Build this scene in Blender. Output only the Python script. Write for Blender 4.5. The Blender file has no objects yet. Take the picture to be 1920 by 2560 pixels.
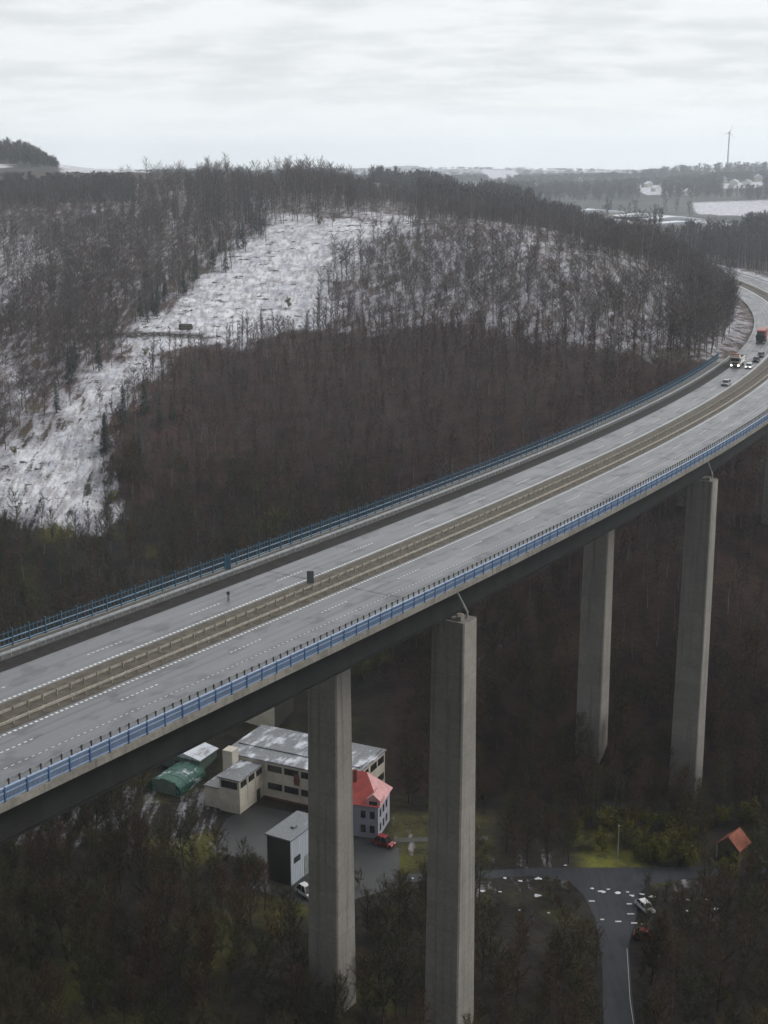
import bpy, bmesh, math, random
import numpy as np
from mathutils import Vector, Matrix, noise as mnoise

random.seed(11)
rng = np.random.default_rng(11)
SC = bpy.context.scene
COL = SC.collection
R = math.radians

# ------------------------------------------------------------------ camera numbers
FPX = 3400.0                     # focal length in pixels of the 1920 x 2560 photograph
TH = math.atan(0.25)             # pitch below the horizon
CH = 55.0                        # camera height above the motorway deck (deck = z 0)
CT, ST = math.cos(TH), math.sin(TH)
DISP = 1.15732                   # layout notes were taken at 1659 px width


def proj(p):
    """world -> layout pixels (1659 x 2212)"""
    p = np.atleast_2d(np.asarray(p, float))
    x, y, z = p[:, 0], p[:, 1], p[:, 2] - CH
    d = np.maximum(y * CT - z * ST, 1e-3)
    v = -(z * CT + y * ST) / d * FPX
    u = x / d * FPX
    return np.c_[(u + 960) / DISP, (v + 1280) / DISP, d]


def at(px, py, Y):
    """photo pixel (1920 x 2560) at ground distance Y -> world point"""
    u, v = px - 960, py - 1280
    yy = FPX * CT - v * ST
    zz = -FPX * ST - v * CT
    s = Y / yy
    return (u * s, Y, CH + zz * s)


def in_poly(poly, x, y):
    x = np.asarray(x); y = np.asarray(y)
    inside = np.zeros(x.shape, bool)
    n = len(poly)
    j = n - 1
    for i in range(n):
        xi, yi = poly[i]; xj, yj = poly[j]
        c = ((yi > y) != (yj > y)) & (x < (xj - xi) * (y - yi) / ((yj - yi) or 1e-9) + xi)
        inside ^= c
        j = i
    return inside


def sstep(a, b, x):
    t = np.clip((x - a) / (b - a), 0, 1)
    return t * t * (3 - 2 * t)


# ------------------------------------------------------------------ motorway centre line
DS = 1.0
_h0, _k0, _k1, _k2 = 0.9769, 0.01274, 0.02634, -0.00224
_S = np.arange(-160, 1300, DS)


def _head(s):
    t = np.clip(s, -30, 830) / 100.0
    return _h0 + _k0 * t + _k1 * t ** 2 + _k2 * t ** 3


_H = _head(_S)
_cx = np.concatenate([[0], np.cumsum(np.cos((_H[1:] + _H[:-1]) / 2))])
_cy = np.concatenate([[0], np.cumsum(np.sin((_H[1:] + _H[:-1]) / 2))])
_i0 = int(np.argmin(abs(_S + 30)))
_cx += -43.468 - _cx[_i0]
_cy += 125.262 - _cy[_i0]


def cl(s):
    return (np.interp(s, _S, _cx), np.interp(s, _S, _cy), np.interp(s, _S, _H))


def rp(s, off, z=0.0):
    """point at arc length s, off metres to the right of the centre line"""
    x, y, h = cl(s)
    return (x + math.sin(h) * off, y - math.cos(h) * off, z)


def road_coords(x, y):
    x = np.asarray(x, float); y = np.asarray(y, float)
    sub = slice(0, None, 4)
    cx, cy, ss, hh = _cx[sub], _cy[sub], _S[sub], _H[sub]
    s = np.empty(x.shape); o = np.empty(x.shape)
    fx, fy = x.ravel(), y.ravel()
    so = np.empty(fx.shape); oo = np.empty(fx.shape)
    for a in range(0, len(fx), 4000):
        d2 = (fx[a:a + 4000, None] - cx) ** 2 + (fy[a:a + 4000, None] - cy) ** 2
        i = d2.argmin(1)
        dx, dy = fx[a:a + 4000] - cx[i], fy[a:a + 4000] - cy[i]
        so[a:a + 4000] = ss[i] + dx * np.cos(hh[i]) + dy * np.sin(hh[i])
        oo[a:a + 4000] = dx * np.sin(hh[i]) - dy * np.cos(hh[i])
    return so.reshape(x.shape), oo.reshape(x.shape)


S_START, S_ABUT, S_END = -120.0, 286.0, 900.0

# ------------------------------------------------------------------ terrain
FLOOR = -76.0
CTRL = [
    # hillside beyond the bridge: clearing
    at(690, 548, 740), at(1010, 560, 690), at(640, 750, 590), at(450, 830, 540), at(250, 1050, 450),
    at(100, 1250, 400), at(0, 1300, 390), at(0, 1000, 470), at(0, 700, 620), at(0, 550, 800), at(0, 470, 1000),
    at(300, 560, 780), at(300, 470, 950), at(700, 496, 830), at(1000, 520, 830), at(850, 508, 830), at(-200, 900, 520), at(-200, 600, 760),
    # right shoulder of the hill
    at(1000, 850, 520), at(1300, 900, 460), at(1000, 700, 600), at(1300, 700, 560), at(1200, 580, 640),
    at(1500, 650, 560), at(1650, 750, 520), at(1400, 580, 680), at(1150, 548, 720),
    # slope behind the bridge
    at(700, 1300, 400), at(1000, 1100, 420), at(1300, 1000, 420), at(1600, 905, 430), at(400, 1380, 385),
    at(1300, 1500, 330), at(1600, 1500, 310), at(1300, 1700, 300), at(1600, 1700, 295), at(1850, 1300, 335),
    at(1850, 1600, 300), at(300, 1450, 370), at(0, 1500, 370), at(500, 1650, 330), at(900, 1600, 330), at(-200, 1450, 380),
    # valley floor
    (-170, 150, -70), (-60, 150, -74), (60, 150, -74), (150, 150, -70), (-150, 230, -75), (-60, 230, -76), (0, 230, -76),
    (60, 230, -76), (120, 235, -74), (-60, 270, -75), (0, 275, -75), (60, 265, -76), (-120, 290, -73), (180, 260, -62),
    (0, 60, -66), (-140, 50, -60), (140, 50, -60), (0, -100, -50), (-300, -80, -40), (300, -80, -40),
    (250, 330, -40), (220, 430, -30), (280, 520, -15), (-260, 330, -60), (-300, 450, -25),
    # along the motorway beyond the abutment
    (122, 445, -2), (160, 604, -1), (182, 720, -1), (190, 860, -1), (235, 640, -4), (255, 800, -3), (260, 960, 0),
    # plateau and far country
    at(1400, 545, 1450), at(1700, 560, 1350), at(1900, 590, 1250), at(1900, 520, 1900), at(1500, 520, 1900),
    at(1500, 470, 2900), at(1900, 455, 3000), at(1100, 475, 2500), at(1200, 505, 1900), at(1000, 450, 3600),
    at(1900, 424, 3100), at(1800, 431, 3050), at(1690, 434, 3100), at(1600, 443, 3200), at(1800, 452, 2600), at(1900, 448, 2600), at(1300, 447, 4200), at(930, 422, 5800), at(1030, 415, 5800), at(1110, 424, 5800), at(1200, 418, 5800), at(1290, 421, 5900), at(1400, 432, 6000), at(1520, 436, 6000), at(1150, 447, 4300),
    at(1850, 431, 6200), at(700, 425, 6000), at(300, 425, 6000),
    at(0, 424, 1200), at(300, 428, 1150), at(40, 388, 1550), at(-150, 375, 1550), at(95, 399, 1550), at(130, 414, 1550), at(160, 424, 1550), at(240, 424, 1650), at(600, 440, 1300),
    at(900, 450, 1300), (-900, 900, 55), (-900, 1700, 70), (900, 900, 10), (900, 1800, 25), (1500, 3500, 50), (-1500, 3500, 60),
    (-2500, 6000, 80), (2500, 6000, 75), (-3500, 9000, 60), (0, 9000, 50), (3500, 9000, 60), (-700, 400, 10), (700, 400, -10),
    (-1200, 0, 0), (1200, 0, 0), (0, -400, -40), (-3500, 0, 40), (3500, 0, 40), (0, -800, -30),
]
_C = np.array(CTRL, float)


def _ker(d):
    return np.sqrt(d * d + 18.0 ** 2)


_n = len(_C)
_A = np.zeros((_n + 3, _n + 3))
_A[:_n, :_n] = _ker(np.hypot(_C[:, None, 0] - _C[None, :, 0], _C[:, None, 1] - _C[None, :, 1]))
_A[:_n, _n] = 1; _A[:_n, _n + 1:] = _C[:, :2] / 1000
_A[_n, :_n] = 1; _A[_n + 1:, :_n] = _C[:, :2].T / 1000
_b = np.zeros(_n + 3); _b[:_n] = _C[:, 2]
_W = np.linalg.solve(_A, _b)


def _wave(x, y):
    return (np.sin(x * .11 + 1.3 * np.sin(y * .07)) * np.sin(y * .13 + 1.1 * np.sin(x * .05)) * .6
            + np.sin(x * .31 + y * .17) * np.sin(y * .29 - x * .11) * .3)


def height(x, y):
    x = np.asarray(x, float); y = np.asarray(y, float)
    shp = x.shape
    fx, fy = x.ravel(), y.ravel()
    out = np.empty(fx.shape)
    for a in range(0, len(fx), 8000):
        q = slice(a, a + 8000)
        k = _ker(np.hypot(fx[q, None] - _C[None, :, 0], fy[q, None] - _C[None, :, 1]))
        out[q] = k @ _W[:_n] + _W[_n] + fx[q] / 1000 * _W[_n + 1] + fy[q] / 1000 * _W[_n + 2]
    far = sstep(900, 2500, fy)
    out += _wave(fx, fy) * 0.9 * (1 - far)
    out += far * 5 * (np.sin(fx * .006 + fy * .002) * np.sin(fy * .004))
    # level valley floor round the yard and the valley road
    w = sstep(-90, -60, fx) * sstep(125, 85, fx) * sstep(150, 175, fy) * sstep(292, 262, fy)
    out = out * (1 - w) + FLOOR * w
    # motorway cutting beyond the abutment
    near = (fx > 20) & (fx < 420) & (fy > 300) & (fy < 1400)
    if near.any():
        s, o = road_coords(fx[near], fy[near])
        wr = sstep(S_ABUT - 14, S_ABUT + 4, s) * sstep(46, 21, abs(o))
        out[near] = out[near] * (1 - wr) - 0.4 * wr
        wb = sstep(S_ABUT + 10, S_ABUT - 4, s) * sstep(26, 17, abs(o))
        lim = -9.0 + 0 * s
        out[near] = np.where(wb > .5, np.minimum(out[near], lim), out[near])
    return out.reshape(shp)


# layout polygons (photograph at 1659 x 2212)
P_CLEAR = [(575, 472), (640, 468), (900, 476), (880, 500), (800, 522), (745, 562), (715, 640), (690, 700), (600, 725), (470, 748),
           (335, 792), (298, 860), (232, 930), (236, 1010), (258, 1090), (290, 1150), (0, 1135), (-400, 1135), (-400, 1000), (0, 1000), (90, 925), (160, 850),
           (230, 770), (290, 700), (400, 648), (440, 600), (500, 556)]
P_SPARSE = [(800, 522), (880, 500), (1150, 505), (1400, 570), (1500, 640), (1500, 735), (1400, 760), (1200, 752), (1000, 722),
            (700, 712), (715, 640), (745, 562)]
P_LSNOW = [(-200, 470), (60, 480), (105, 500), (95, 560), (60, 640), (0, 690), (-200, 700)]
P_LSNOW2 = [(-200, 740), (40, 750), (60, 820), (30, 900), (-200, 920)]
P_TSNOW = [(440, 405), (560, 400), (600, 420), (600, 446), (470, 440)]
P_BROWN = [(335, 792), (470, 748), (700, 712), (1000, 722), (1300, 775), (1560, 790), (1660, 800), (1660, 1300), (300, 1300),
           (285, 1140), (228, 1010), (228, 930), (298, 860)]
P_MEADOW = [(1240, 1800), (1290, 1770), (1330, 1840), (1450, 1850), (1445, 1895), (1330, 1900), (1250, 1880)]
KEEP = [
    [(395, 1560), (860, 1560), (860, 1850), (670, 1850), (640, 1790), (540, 1765), (440, 1750), (420, 1700), (395, 1690)],
    [(572, 1740), (670, 1740), (670, 1925), (600, 1905)],
    [(770, 1600), (920, 1600), (920, 1850), (770, 1850)],
    [(1302, 1915), (1380, 1915), (1380, 2230), (1302, 2230)],
    [(1250, 1800), (1450, 1800), (1450, 1895), (1250, 1895)],
    [(1060, 1885), (1460, 1905), (1460, 1965), (1060, 1950)],
    [(1555, 1790), (1625, 1790), (1625, 1850), (1555, 1850)],
]
P_FIELDS = [  # white fields in the far country, layout pixels
    [(955, 412), (1000, 404), (1070, 394), (1075, 404), (1000, 418)],
    [(1040, 366), (1110, 370), (1125, 382), (1060, 386)],
    [(1490, 438), (1670, 432), (1670, 470), (1500, 462)],
    [(1205, 450), (1300, 455), (1310, 463), (1215, 462)], [(1320, 468), (1410, 466), (1400, 482), (1330, 482)], [(1430, 470), (1480, 468), (1500, 486), (1440, 488)], [(1500, 488), (1600, 490), (1600, 510), (1490, 502)],
    [(1560, 395), (1640, 390), (1650, 402), (1560, 405)], [(1380, 406), (1430, 404), (1430, 420), (1385, 420)],
    [(-40, 352), (22, 354), (20, 364), (-40, 366)], [(120, 352), (330, 362), (330, 372), (130, 372)],
]


def grid_lines(a, fine0, fine1, b, st, grow):
    c = list(np.arange(fine0, fine1 + .01, st))
    lo, d = fine0, st
    L = []
    while lo > a:
        d *= grow; lo -= d; L.append(lo)
    hi, d = c[-1], st
    U = []
    while hi < b:
        d *= grow; hi += d; U.append(hi)
    return np.array(L[::-1] + c + U)


def new_obj(name, verts, faces, mats, parent=None, smooth=False, midx=None, loc=None):
    me = bpy.data.meshes.new(name)
    verts = np.asarray(verts, np.float32)
    if loc is not None:
        verts = verts - np.asarray(loc, np.float32)
    me.from_pydata(verts.tolist() if len(verts) < 400000 else verts, [], faces)
    for m in (mats if isinstance(mats, (list, tuple)) else [mats]):
        me.materials.append(m)
    if midx is not None:
        me.polygons.foreach_set('material_index', np.asarray(midx, np.int32))
    if smooth:
        me.polygons.foreach_set('use_smooth', np.ones(len(me.polygons), bool))
    me.update()
    o = bpy.data.objects.new(name, me)
    COL.objects.link(o)
    if parent is not None:
        o.parent = parent
    elif loc is not None:
        o.location = loc
    return o


def thing(name, label, cat, loc=(0, 0, 0), rotz=0.0, group=None):
    o = bpy.data.objects.new(name, None)
    o.empty_display_size = .5
    COL.objects.link(o)
    o.location = loc
    o.rotation_euler = (0, 0, rotz)
    o['label'] = label; o['category'] = cat
    if group:
        o['group'] = group
    return o


def structure(o, kind='structure'):
    o['kind'] = kind
    return o


# ------------------------------------------------------------------ materials
class NT:
    def __init__(s, m):
        s.t = m.node_tree; s.n = s.t.nodes; s.l = s.t.links

    def add(s, typ, **kw):
        n = s.n.new(typ)
        for k, v in kw.items():
            setattr(n, k, v)
        return n

    def link(s, a, b):
        s.l.new(a, b)

    def math(s, op, a, b=None, clamp=False):
        n = s.add('ShaderNodeMath', operation=op, use_clamp=clamp)
        for i, v in enumerate((a, b)):
            if v is None:
                continue
            if isinstance(v, (int, float)):
                n.inputs[i].default_value = v
            else:
                s.link(v, n.inputs[i])
        return n.outputs[0]

    def mix(s, f, a, b):
        n = s.add('ShaderNodeMix', data_type='RGBA')
        for sock, v in ((n.inputs[0], f), (n.inputs[6], a), (n.inputs[7], b)):
            if isinstance(v, (int, float)):
                sock.default_value = v
            elif isinstance(v, tuple):
                sock.default_value = (*v, 1) if len(v) == 3 else v
            else:
                s.link(v, sock)
        return n.outputs[2]

    def noise(s, vec, scale, detail=4, rough=.55, out=0):
        n = s.add('ShaderNodeTexNoise')
        n.inputs['Scale'].default_value = scale
        n.inputs['Detail'].default_value = detail
        n.inputs['Roughness'].default_value = rough
        if vec is not None:
            s.link(vec, n.inputs['Vector'])
        return n.outputs[out]

    def ramp(s, f, lo, hi):
        n = s.add('ShaderNodeMapRange')
        n.interpolation_type = 'SMOOTHSTEP'
        n.inputs[1].default_value = lo; n.inputs[2].default_value = hi
        s.link(f, n.inputs[0])
        return n.outputs[0]

    def mapping(s, vec, scale=(1, 1, 1), rot=(0, 0, 0)):
        n = s.add('ShaderNodeMapping')
        n.inputs['Scale'].default_value = scale
        n.inputs['Rotation'].default_value = rot
        s.link(vec, n.inputs['Vector'])
        return n.outputs[0]

    def bump(s, h, strength, dist=.1):
        n = s.add('ShaderNodeBump')
        n.inputs['Strength'].default_value = strength
        n.inputs['Distance'].default_value = dist
        s.link(h, n.inputs['Height'])
        return n.outputs[0]


def base_mat(name):
    m = bpy.data.materials.new(name)
    m.use_nodes = True
    t = NT(m)
    return m, t, t.n['Principled BSDF']


def mat_plain(name, c, c2=None, scale=.6, rough=.7, metal=0, bump=0, spec=.4, stretch=(1, 1, 1)):
    m, t, b = base_mat(name)
    c2 = c2 or tuple(v * .72 for v in c)
    co = t.add('ShaderNodeTexCoord').outputs['Object']
    if stretch != (1, 1, 1):
        co = t.mapping(co, stretch)
    n1 = t.noise(co, scale, 6, .6)
    n2 = t.noise(co, scale * 7, 3, .6)
    f = t.ramp(t.math('ADD', t.math('MULTIPLY', n1, .7), t.math('MULTIPLY', n2, .3)), .36, .64)
    t.link(t.mix(f, c2, c), b.inputs['Base Color'])
    b.inputs['Roughness'].default_value = rough
    b.inputs['Metallic'].default_value = metal
    b.inputs['Specular IOR Level'].default_value = spec
    if bump:
        t.link(t.bump(n2, bump, .05), b.inputs['Normal'])
    return m


def mat_concrete(name, c, c2, board=1.0):
    m, t, b = base_mat(name)
    co = t.add('ShaderNodeTexCoord').outputs['Object']
    n1 = t.noise(co, .18, 6, .6)
    n2 = t.noise(co, 1.7, 5, .65)
    st = t.noise(t.mapping(co, (1.1, 1.1, .03)), 1.0, 5, .6)          # rain streaks down the face
    f = t.ramp(t.math('ADD', t.math('MULTIPLY', n1, .5), t.math('MULTIPLY', n2, .5)), .35, .65)
    col = t.mix(f, c2, c)
    col = t.mix(t.math('MULTIPLY', t.ramp(st, .5, .68), .55), col, tuple(v * .55 for v in c2))
    z = t.add('ShaderNodeSeparateXYZ'); t.link(co, z.inputs[0])
    lift = t.math('ABSOLUTE', t.math('SUBTRACT', t.math('FRACT', t.math('MULTIPLY', z.outputs[2], .25)), .5))
    seam = t.ramp(lift, .03, .0)                                       # construction joints every 4 m
    col = t.mix(t.math('MULTIPLY', seam, .35 * board), col, tuple(v * .5 for v in c2))
    fl = t.math('FLOOR', t.math('MULTIPLY', t.math('ADD', z.outputs[2], 2.0), .25))
    wn = t.add('ShaderNodeTexWhiteNoise', noise_dimensions='1D'); t.link(fl, wn.inputs['W'])
    col = t.mix(t.math('MULTIPLY', wn.outputs[0], .3 * board), col, tuple(v * .72 for v in c2))
    t.link(col, b.inputs['Base Color'])
    b.inputs['Roughness'].default_value = .85
    b.inputs['Specular IOR Level'].default_value = .25
    t.link(t.bump(n2, .3, .05), b.inputs['Normal'])
    return m


def mat_asphalt(name, dry, wet_or_gloom, r_dry=.75, r_wet=.42):
    """uses the UV map: u = metres across, v = metres along"""
    m, t, b = base_mat(name)
    uv = t.add('ShaderNodeUVMap').outputs[0]
    n1 = t.noise(t.mapping(uv, (1.0, .035, 1)), 1.3, 5, .6)
    n2 = t.noise(t.mapping(uv, (.5, .12, 1)), .6, 5, .6)
    n3 = t.noise(uv, 9, 3, .7)
    f = t.ramp(t.math('ADD', t.math('MULTIPLY', n1, .55), t.math('MULTIPLY', n2, .45)), .4, .62)
    pt = t.ramp(t.noise(t.mapping(uv, (.35, .22, 1)), 1.0, 3, .5), .53, .62)  # damp repair patches
    col = t.mix(f, wet_or_gloom, dry)
    col = t.mix(t.math('MULTIPLY', pt, .5), col, tuple(v * .5 for v in wet_or_gloom))
    col = t.mix(t.math('MULTIPLY', n3, .25), col, tuple(v * .6 for v in dry))
    su = t.add('ShaderNodeSeparateXYZ'); t.link(uv, su.inputs[0])
    wt_ = t.math('SINE', t.math('MULTIPLY', t.math('ADD', su.outputs[0], .4), 4.0))            # two wheel tracks in each lane
    wt_ = t.math('MULTIPLY', t.ramp(wt_, .2, 1.0), t.ramp(t.noise(t.mapping(uv, (.6, .02, 1)), 1.0, 3, .5), .3, .6))
    col = t.mix(t.math('MULTIPLY', wt_, .42), col, tuple(v * .62 for v in wet_or_gloom))
    jn_ = t.math('ABSOLUTE', t.math('SUBTRACT', t.math('FRACT', t.math('MULTIPLY', su.outputs[1], .0143)), .5))
    col = t.mix(t.math('MULTIPLY', t.ramp(jn_, .006, .003), .7), col, tuple(v * .4 for v in wet_or_gloom))   # expansion joints
    t.link(col, b.inputs['Base Color'])
    rr = t.add('ShaderNodeMapRange')
    t.link(f, rr.inputs[0]); rr.inputs[3].default_value = r_wet; rr.inputs[4].default_value = r_dry
    t.link(rr.outputs[0], b.inputs['Roughness'])
    b.inputs['Specular IOR Level'].default_value = .36
    t.link(t.bump(n3, .25, .01), b.inputs['Normal'])
    return m


def mat_wood(name, c1, c2, c3=None, rough=.9):
    """bark / twig / leaf colour that differs from tree to tree"""
    m, t, b = base_mat(name)
    oi = t.add('ShaderNodeObjectInfo').outputs['Random']
    co = t.add('ShaderNodeTexCoord').outputs['Object']
    col = t.mix(oi, c1, c2)
    if c3:
        col = t.mix(t.ramp(t.math('FRACT', t.math('MULTIPLY', oi, 7.31)), .55, .95), col, c3)
    n = t.noise(co, .5, 3, .6)
    col = t.mix(t.math('MULTIPLY', t.ramp(n, .4, .65), .5), col, tuple(v * .55 for v in c1))
    t.link(col, b.inputs['Base Color'])
    b.inputs['Roughness'].default_value = rough
    b.inputs['Specular IOR Level'].default_value = .15
    return m


def mat_emit(name, c, s):
    m, t, b = base_mat(name)
    b.inputs['Base Color'].default_value = (*c, 1)
    b.inputs['Emission Color'].default_value = (*c, 1)
    b.inputs['Emission Strength'].default_value = s
    return m


def mat_glass(name, c=(.02, .022, .025)):
    m, t, b = base_mat(name)
    b.inputs['Base Color'].default_value = (*c, 1)
    b.inputs['Roughness'].default_value = .12
    b.inputs['Specular IOR Level'].default_value = .6
    return m


def mat_snowroof(name, c, cover, scale=.35):
    m, t, b = base_mat(name)
    co = t.add('ShaderNodeTexCoord').outputs['Object']
    n = t.noise(t.mapping(co, (1, .45, 1)), scale, 7, .65)
    n2 = t.noise(co, 2.2, 4, .6)
    base = t.mix(t.ramp(n2, .35, .65), tuple(v * .7 for v in c), c)
    t.link(t.mix(t.ramp(n, 1 - cover - .05, 1 - cover + .1), base, (.62, .65, .7)), b.inputs['Base Color'])
    b.inputs['Roughness'].default_value = .6
    return m


M = {}
M['pier'] = mat_concrete('pier_concrete', (.275, .26, .235), (.195, .184, .165), .85)
M['cornice'] = mat_concrete('cornice_concrete', (.24, .225, .2), (.15, .14, .122), 0)
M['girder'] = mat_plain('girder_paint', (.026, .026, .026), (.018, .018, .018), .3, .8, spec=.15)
M['slab'] = mat_plain('slab_concrete', (.085, .082, .078), (.055, .053, .05), .5, .85)
M['asphalt'] = mat_asphalt('motorway_asphalt', (.172, .178, .19), (.10, .105, .116))
M['shoulder'] = mat_plain('dark_shoulder', (.036, .033, .032), (.022, .02, .02), .7, .95, spec=.1)
M['median'] = mat_plain('median_dirt', (.105, .09, .07), (.055, .047, .037), .9, .95, bump=.4)
M['paint'] = mat_plain('road_paint', (.64, .64, .63), (.46, .46, .45), 1.3, .6)
M['blue'] = mat_plain('blue_paint', (.06, .115, .25), (.045, .09, .19), .8, .5)
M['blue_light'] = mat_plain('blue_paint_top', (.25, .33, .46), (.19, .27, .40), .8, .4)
M['blue_mid'] = mat_plain('blue_paint_infill', (.18, .25, .37), (.14, .2, .31), .8, .5)
M['teal'] = mat_plain('teal_paint', (.05, .115, .175), (.035, .09, .14), .8, .6)
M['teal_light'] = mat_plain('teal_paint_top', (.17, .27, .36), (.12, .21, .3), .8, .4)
M['galv'] = mat_plain('galvanised_steel', (.36, .37, .38), (.24, .25, .26), 1.1, .5, .3)
M['galv_dirty'] = mat_plain('dirty_steel', (.34, .315, .265), (.2, .182, .145), 1.6, .75)
M['post_dark'] = mat_plain('dark_steel', (.06, .065, .06), None, 1, .7)
M['grey_panel'] = mat_plain('sign_back', (.09, .1, .105), (.07, .08, .085), .6, .6)
M['white'] = mat_plain('white_paint', (.75, .75, .74), (.62, .62, .6), .7, .4)
M['cream'] = mat_plain('cream_render', (.68, .63, .53), (.52, .48, .4), .35, .85)
M['lavender'] = mat_plain('lavender_render', (.36, .36, .42), (.28, .28, .34), .4, .85)
M['redroof'] = mat_plain('red_tiles', (.5, .1, .085), (.36, .075, .065), .8, .75)
M['pinkroof'] = mat_plain('pale_red_tiles', (.62, .36, .36), (.52, .26, .26), .8, .75)  # paler red for the right hip facet and the dormer
M['orangeroof'] = mat_plain('orange_tiles', (.33, .1, .055), (.2, .065, .04), .8, .8)
M['olive_wall'] = mat_plain('olive_boards', (.12, .1, .045), None, .8, .85)
M['flatroof'] = mat_snowroof('grey_roof', (.2, .21, .225), .47)
M['slate'] = mat_snowroof('grey_felt', (.16, .175, .19), .30)
M['snowroof'] = mat_snowroof('snowy_roof', (.3, .3, .31), .62)
M['green'] = mat_snowroof('green_tarpaulin', (.025, .12, .085), .42, .8)
M['pale_green'] = mat_plain('pale_sheeting', (.2, .27, .23), (.12, .18, .15), .8, .6)
M['bluewall'] = mat_plain('pale_blue_sheet', (.5, .55, .6), (.38, .42, .47), .6, .5, stretch=(3, 3, .1))
M['darkwall'] = mat_plain('dark_wall', (.06, .054, .048), None, .6, .9)
M['window'] = mat_glass('window_glass')
M['brick'] = mat_plain('brick', (.2, .08, .055), None, 1, .9)
M['rubber'] = mat_plain('rubber', (.02, .02, .02), None, 1, .8)
M['carwhite'] = mat_plain('white_car_paint', (.7, .71, .72), (.6, .61, .62), .5, .25)
M['cargrey'] = mat_plain('dark_car_paint', (.06, .075, .075), (.045, .055, .055), .5, .25)
M['carsilver'] = mat_plain('silver_car_paint', (.33, .35, .35), None, .5, .3)
M['carblack'] = mat_plain('black_car_paint', (.018, .018, .02), None, .5, .25)
M['carred'] = mat_plain('red_car_paint', (.26, .018, .02), (.18, .014, .016), .5, .3)
M['truckred'] = mat_plain('red_cargo', (.3, .05, .05), (.2, .035, .035), .5, .5)
M['truckcream'] = mat_plain('cream_cab', (.6, .52, .47), None, .5, .35)
M['orange'] = mat_plain('orange_panel', (.5, .12, .05), None, .5, .5)
M['lamp'] = mat_emit('headlamp', (1, .93, .8), 5)
M['bark'] = mat_wood('bark', (.085, .076, .067), (.15, .135, .12))
M['twig'] = mat_wood('twigs', (.07, .061, .06), (.145, .128, .125), (.115, .082, .068))
M['barkbrown'] = mat_wood('brown_bark', (.07, .055, .05), (.2, .175, .165))
M['barkpale'] = mat_wood('pale_bark', (.2, .18, .168), (.40, .37, .35))
M['twig_brown'] = mat_wood('beech_twigs', (.034, .019, .018), (.075, .042, .039), (.095, .03, .028))
M['twig_olive'] = mat_wood('olive_twigs', (.036, .033, .021), (.075, .068, .032), (.085, .05, .032))
M['bark_valley'] = mat_wood('valley_bark', (.034, .03, .027), (.14, .128, .112))  # valley trunks: the gloom down there is put into the bark colour
M['needle'] = mat_wood('needles', (.032, .046, .04), (.055, .07, .058))
M['bush'] = mat_wood('bush_leaf', (.10, .105, .02), (.17, .15, .035), (.11, .065, .03))
M['scrub'] = mat_wood('scrub_twigs', (.046, .044, .02), (.09, .084, .03), (.09, .05, .03))
M['canopy'] = mat_wood('far_canopy', (.065, .06, .06), (.1, .092, .09), (.05, .056, .052))
M['brash'] = mat_wood('cut_brash', (.06, .05, .045), (.13, .115, .1))
M['yard'] = mat_plain('yard_tarmac', (.036, .036, .038), (.024, .024, .025), .25, .55)
M['lane'] = mat_asphalt('valley_asphalt', (.034, .037, .045), (.024, .026, .033), .8, .6)
M['turbine'] = mat_plain('turbine_white', (.8, .82, .84), None, .01, .6)
M['snow'] = mat_plain('lying_snow', (.66, .68, .72), (.56, .58, .62), .8, .8)


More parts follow.
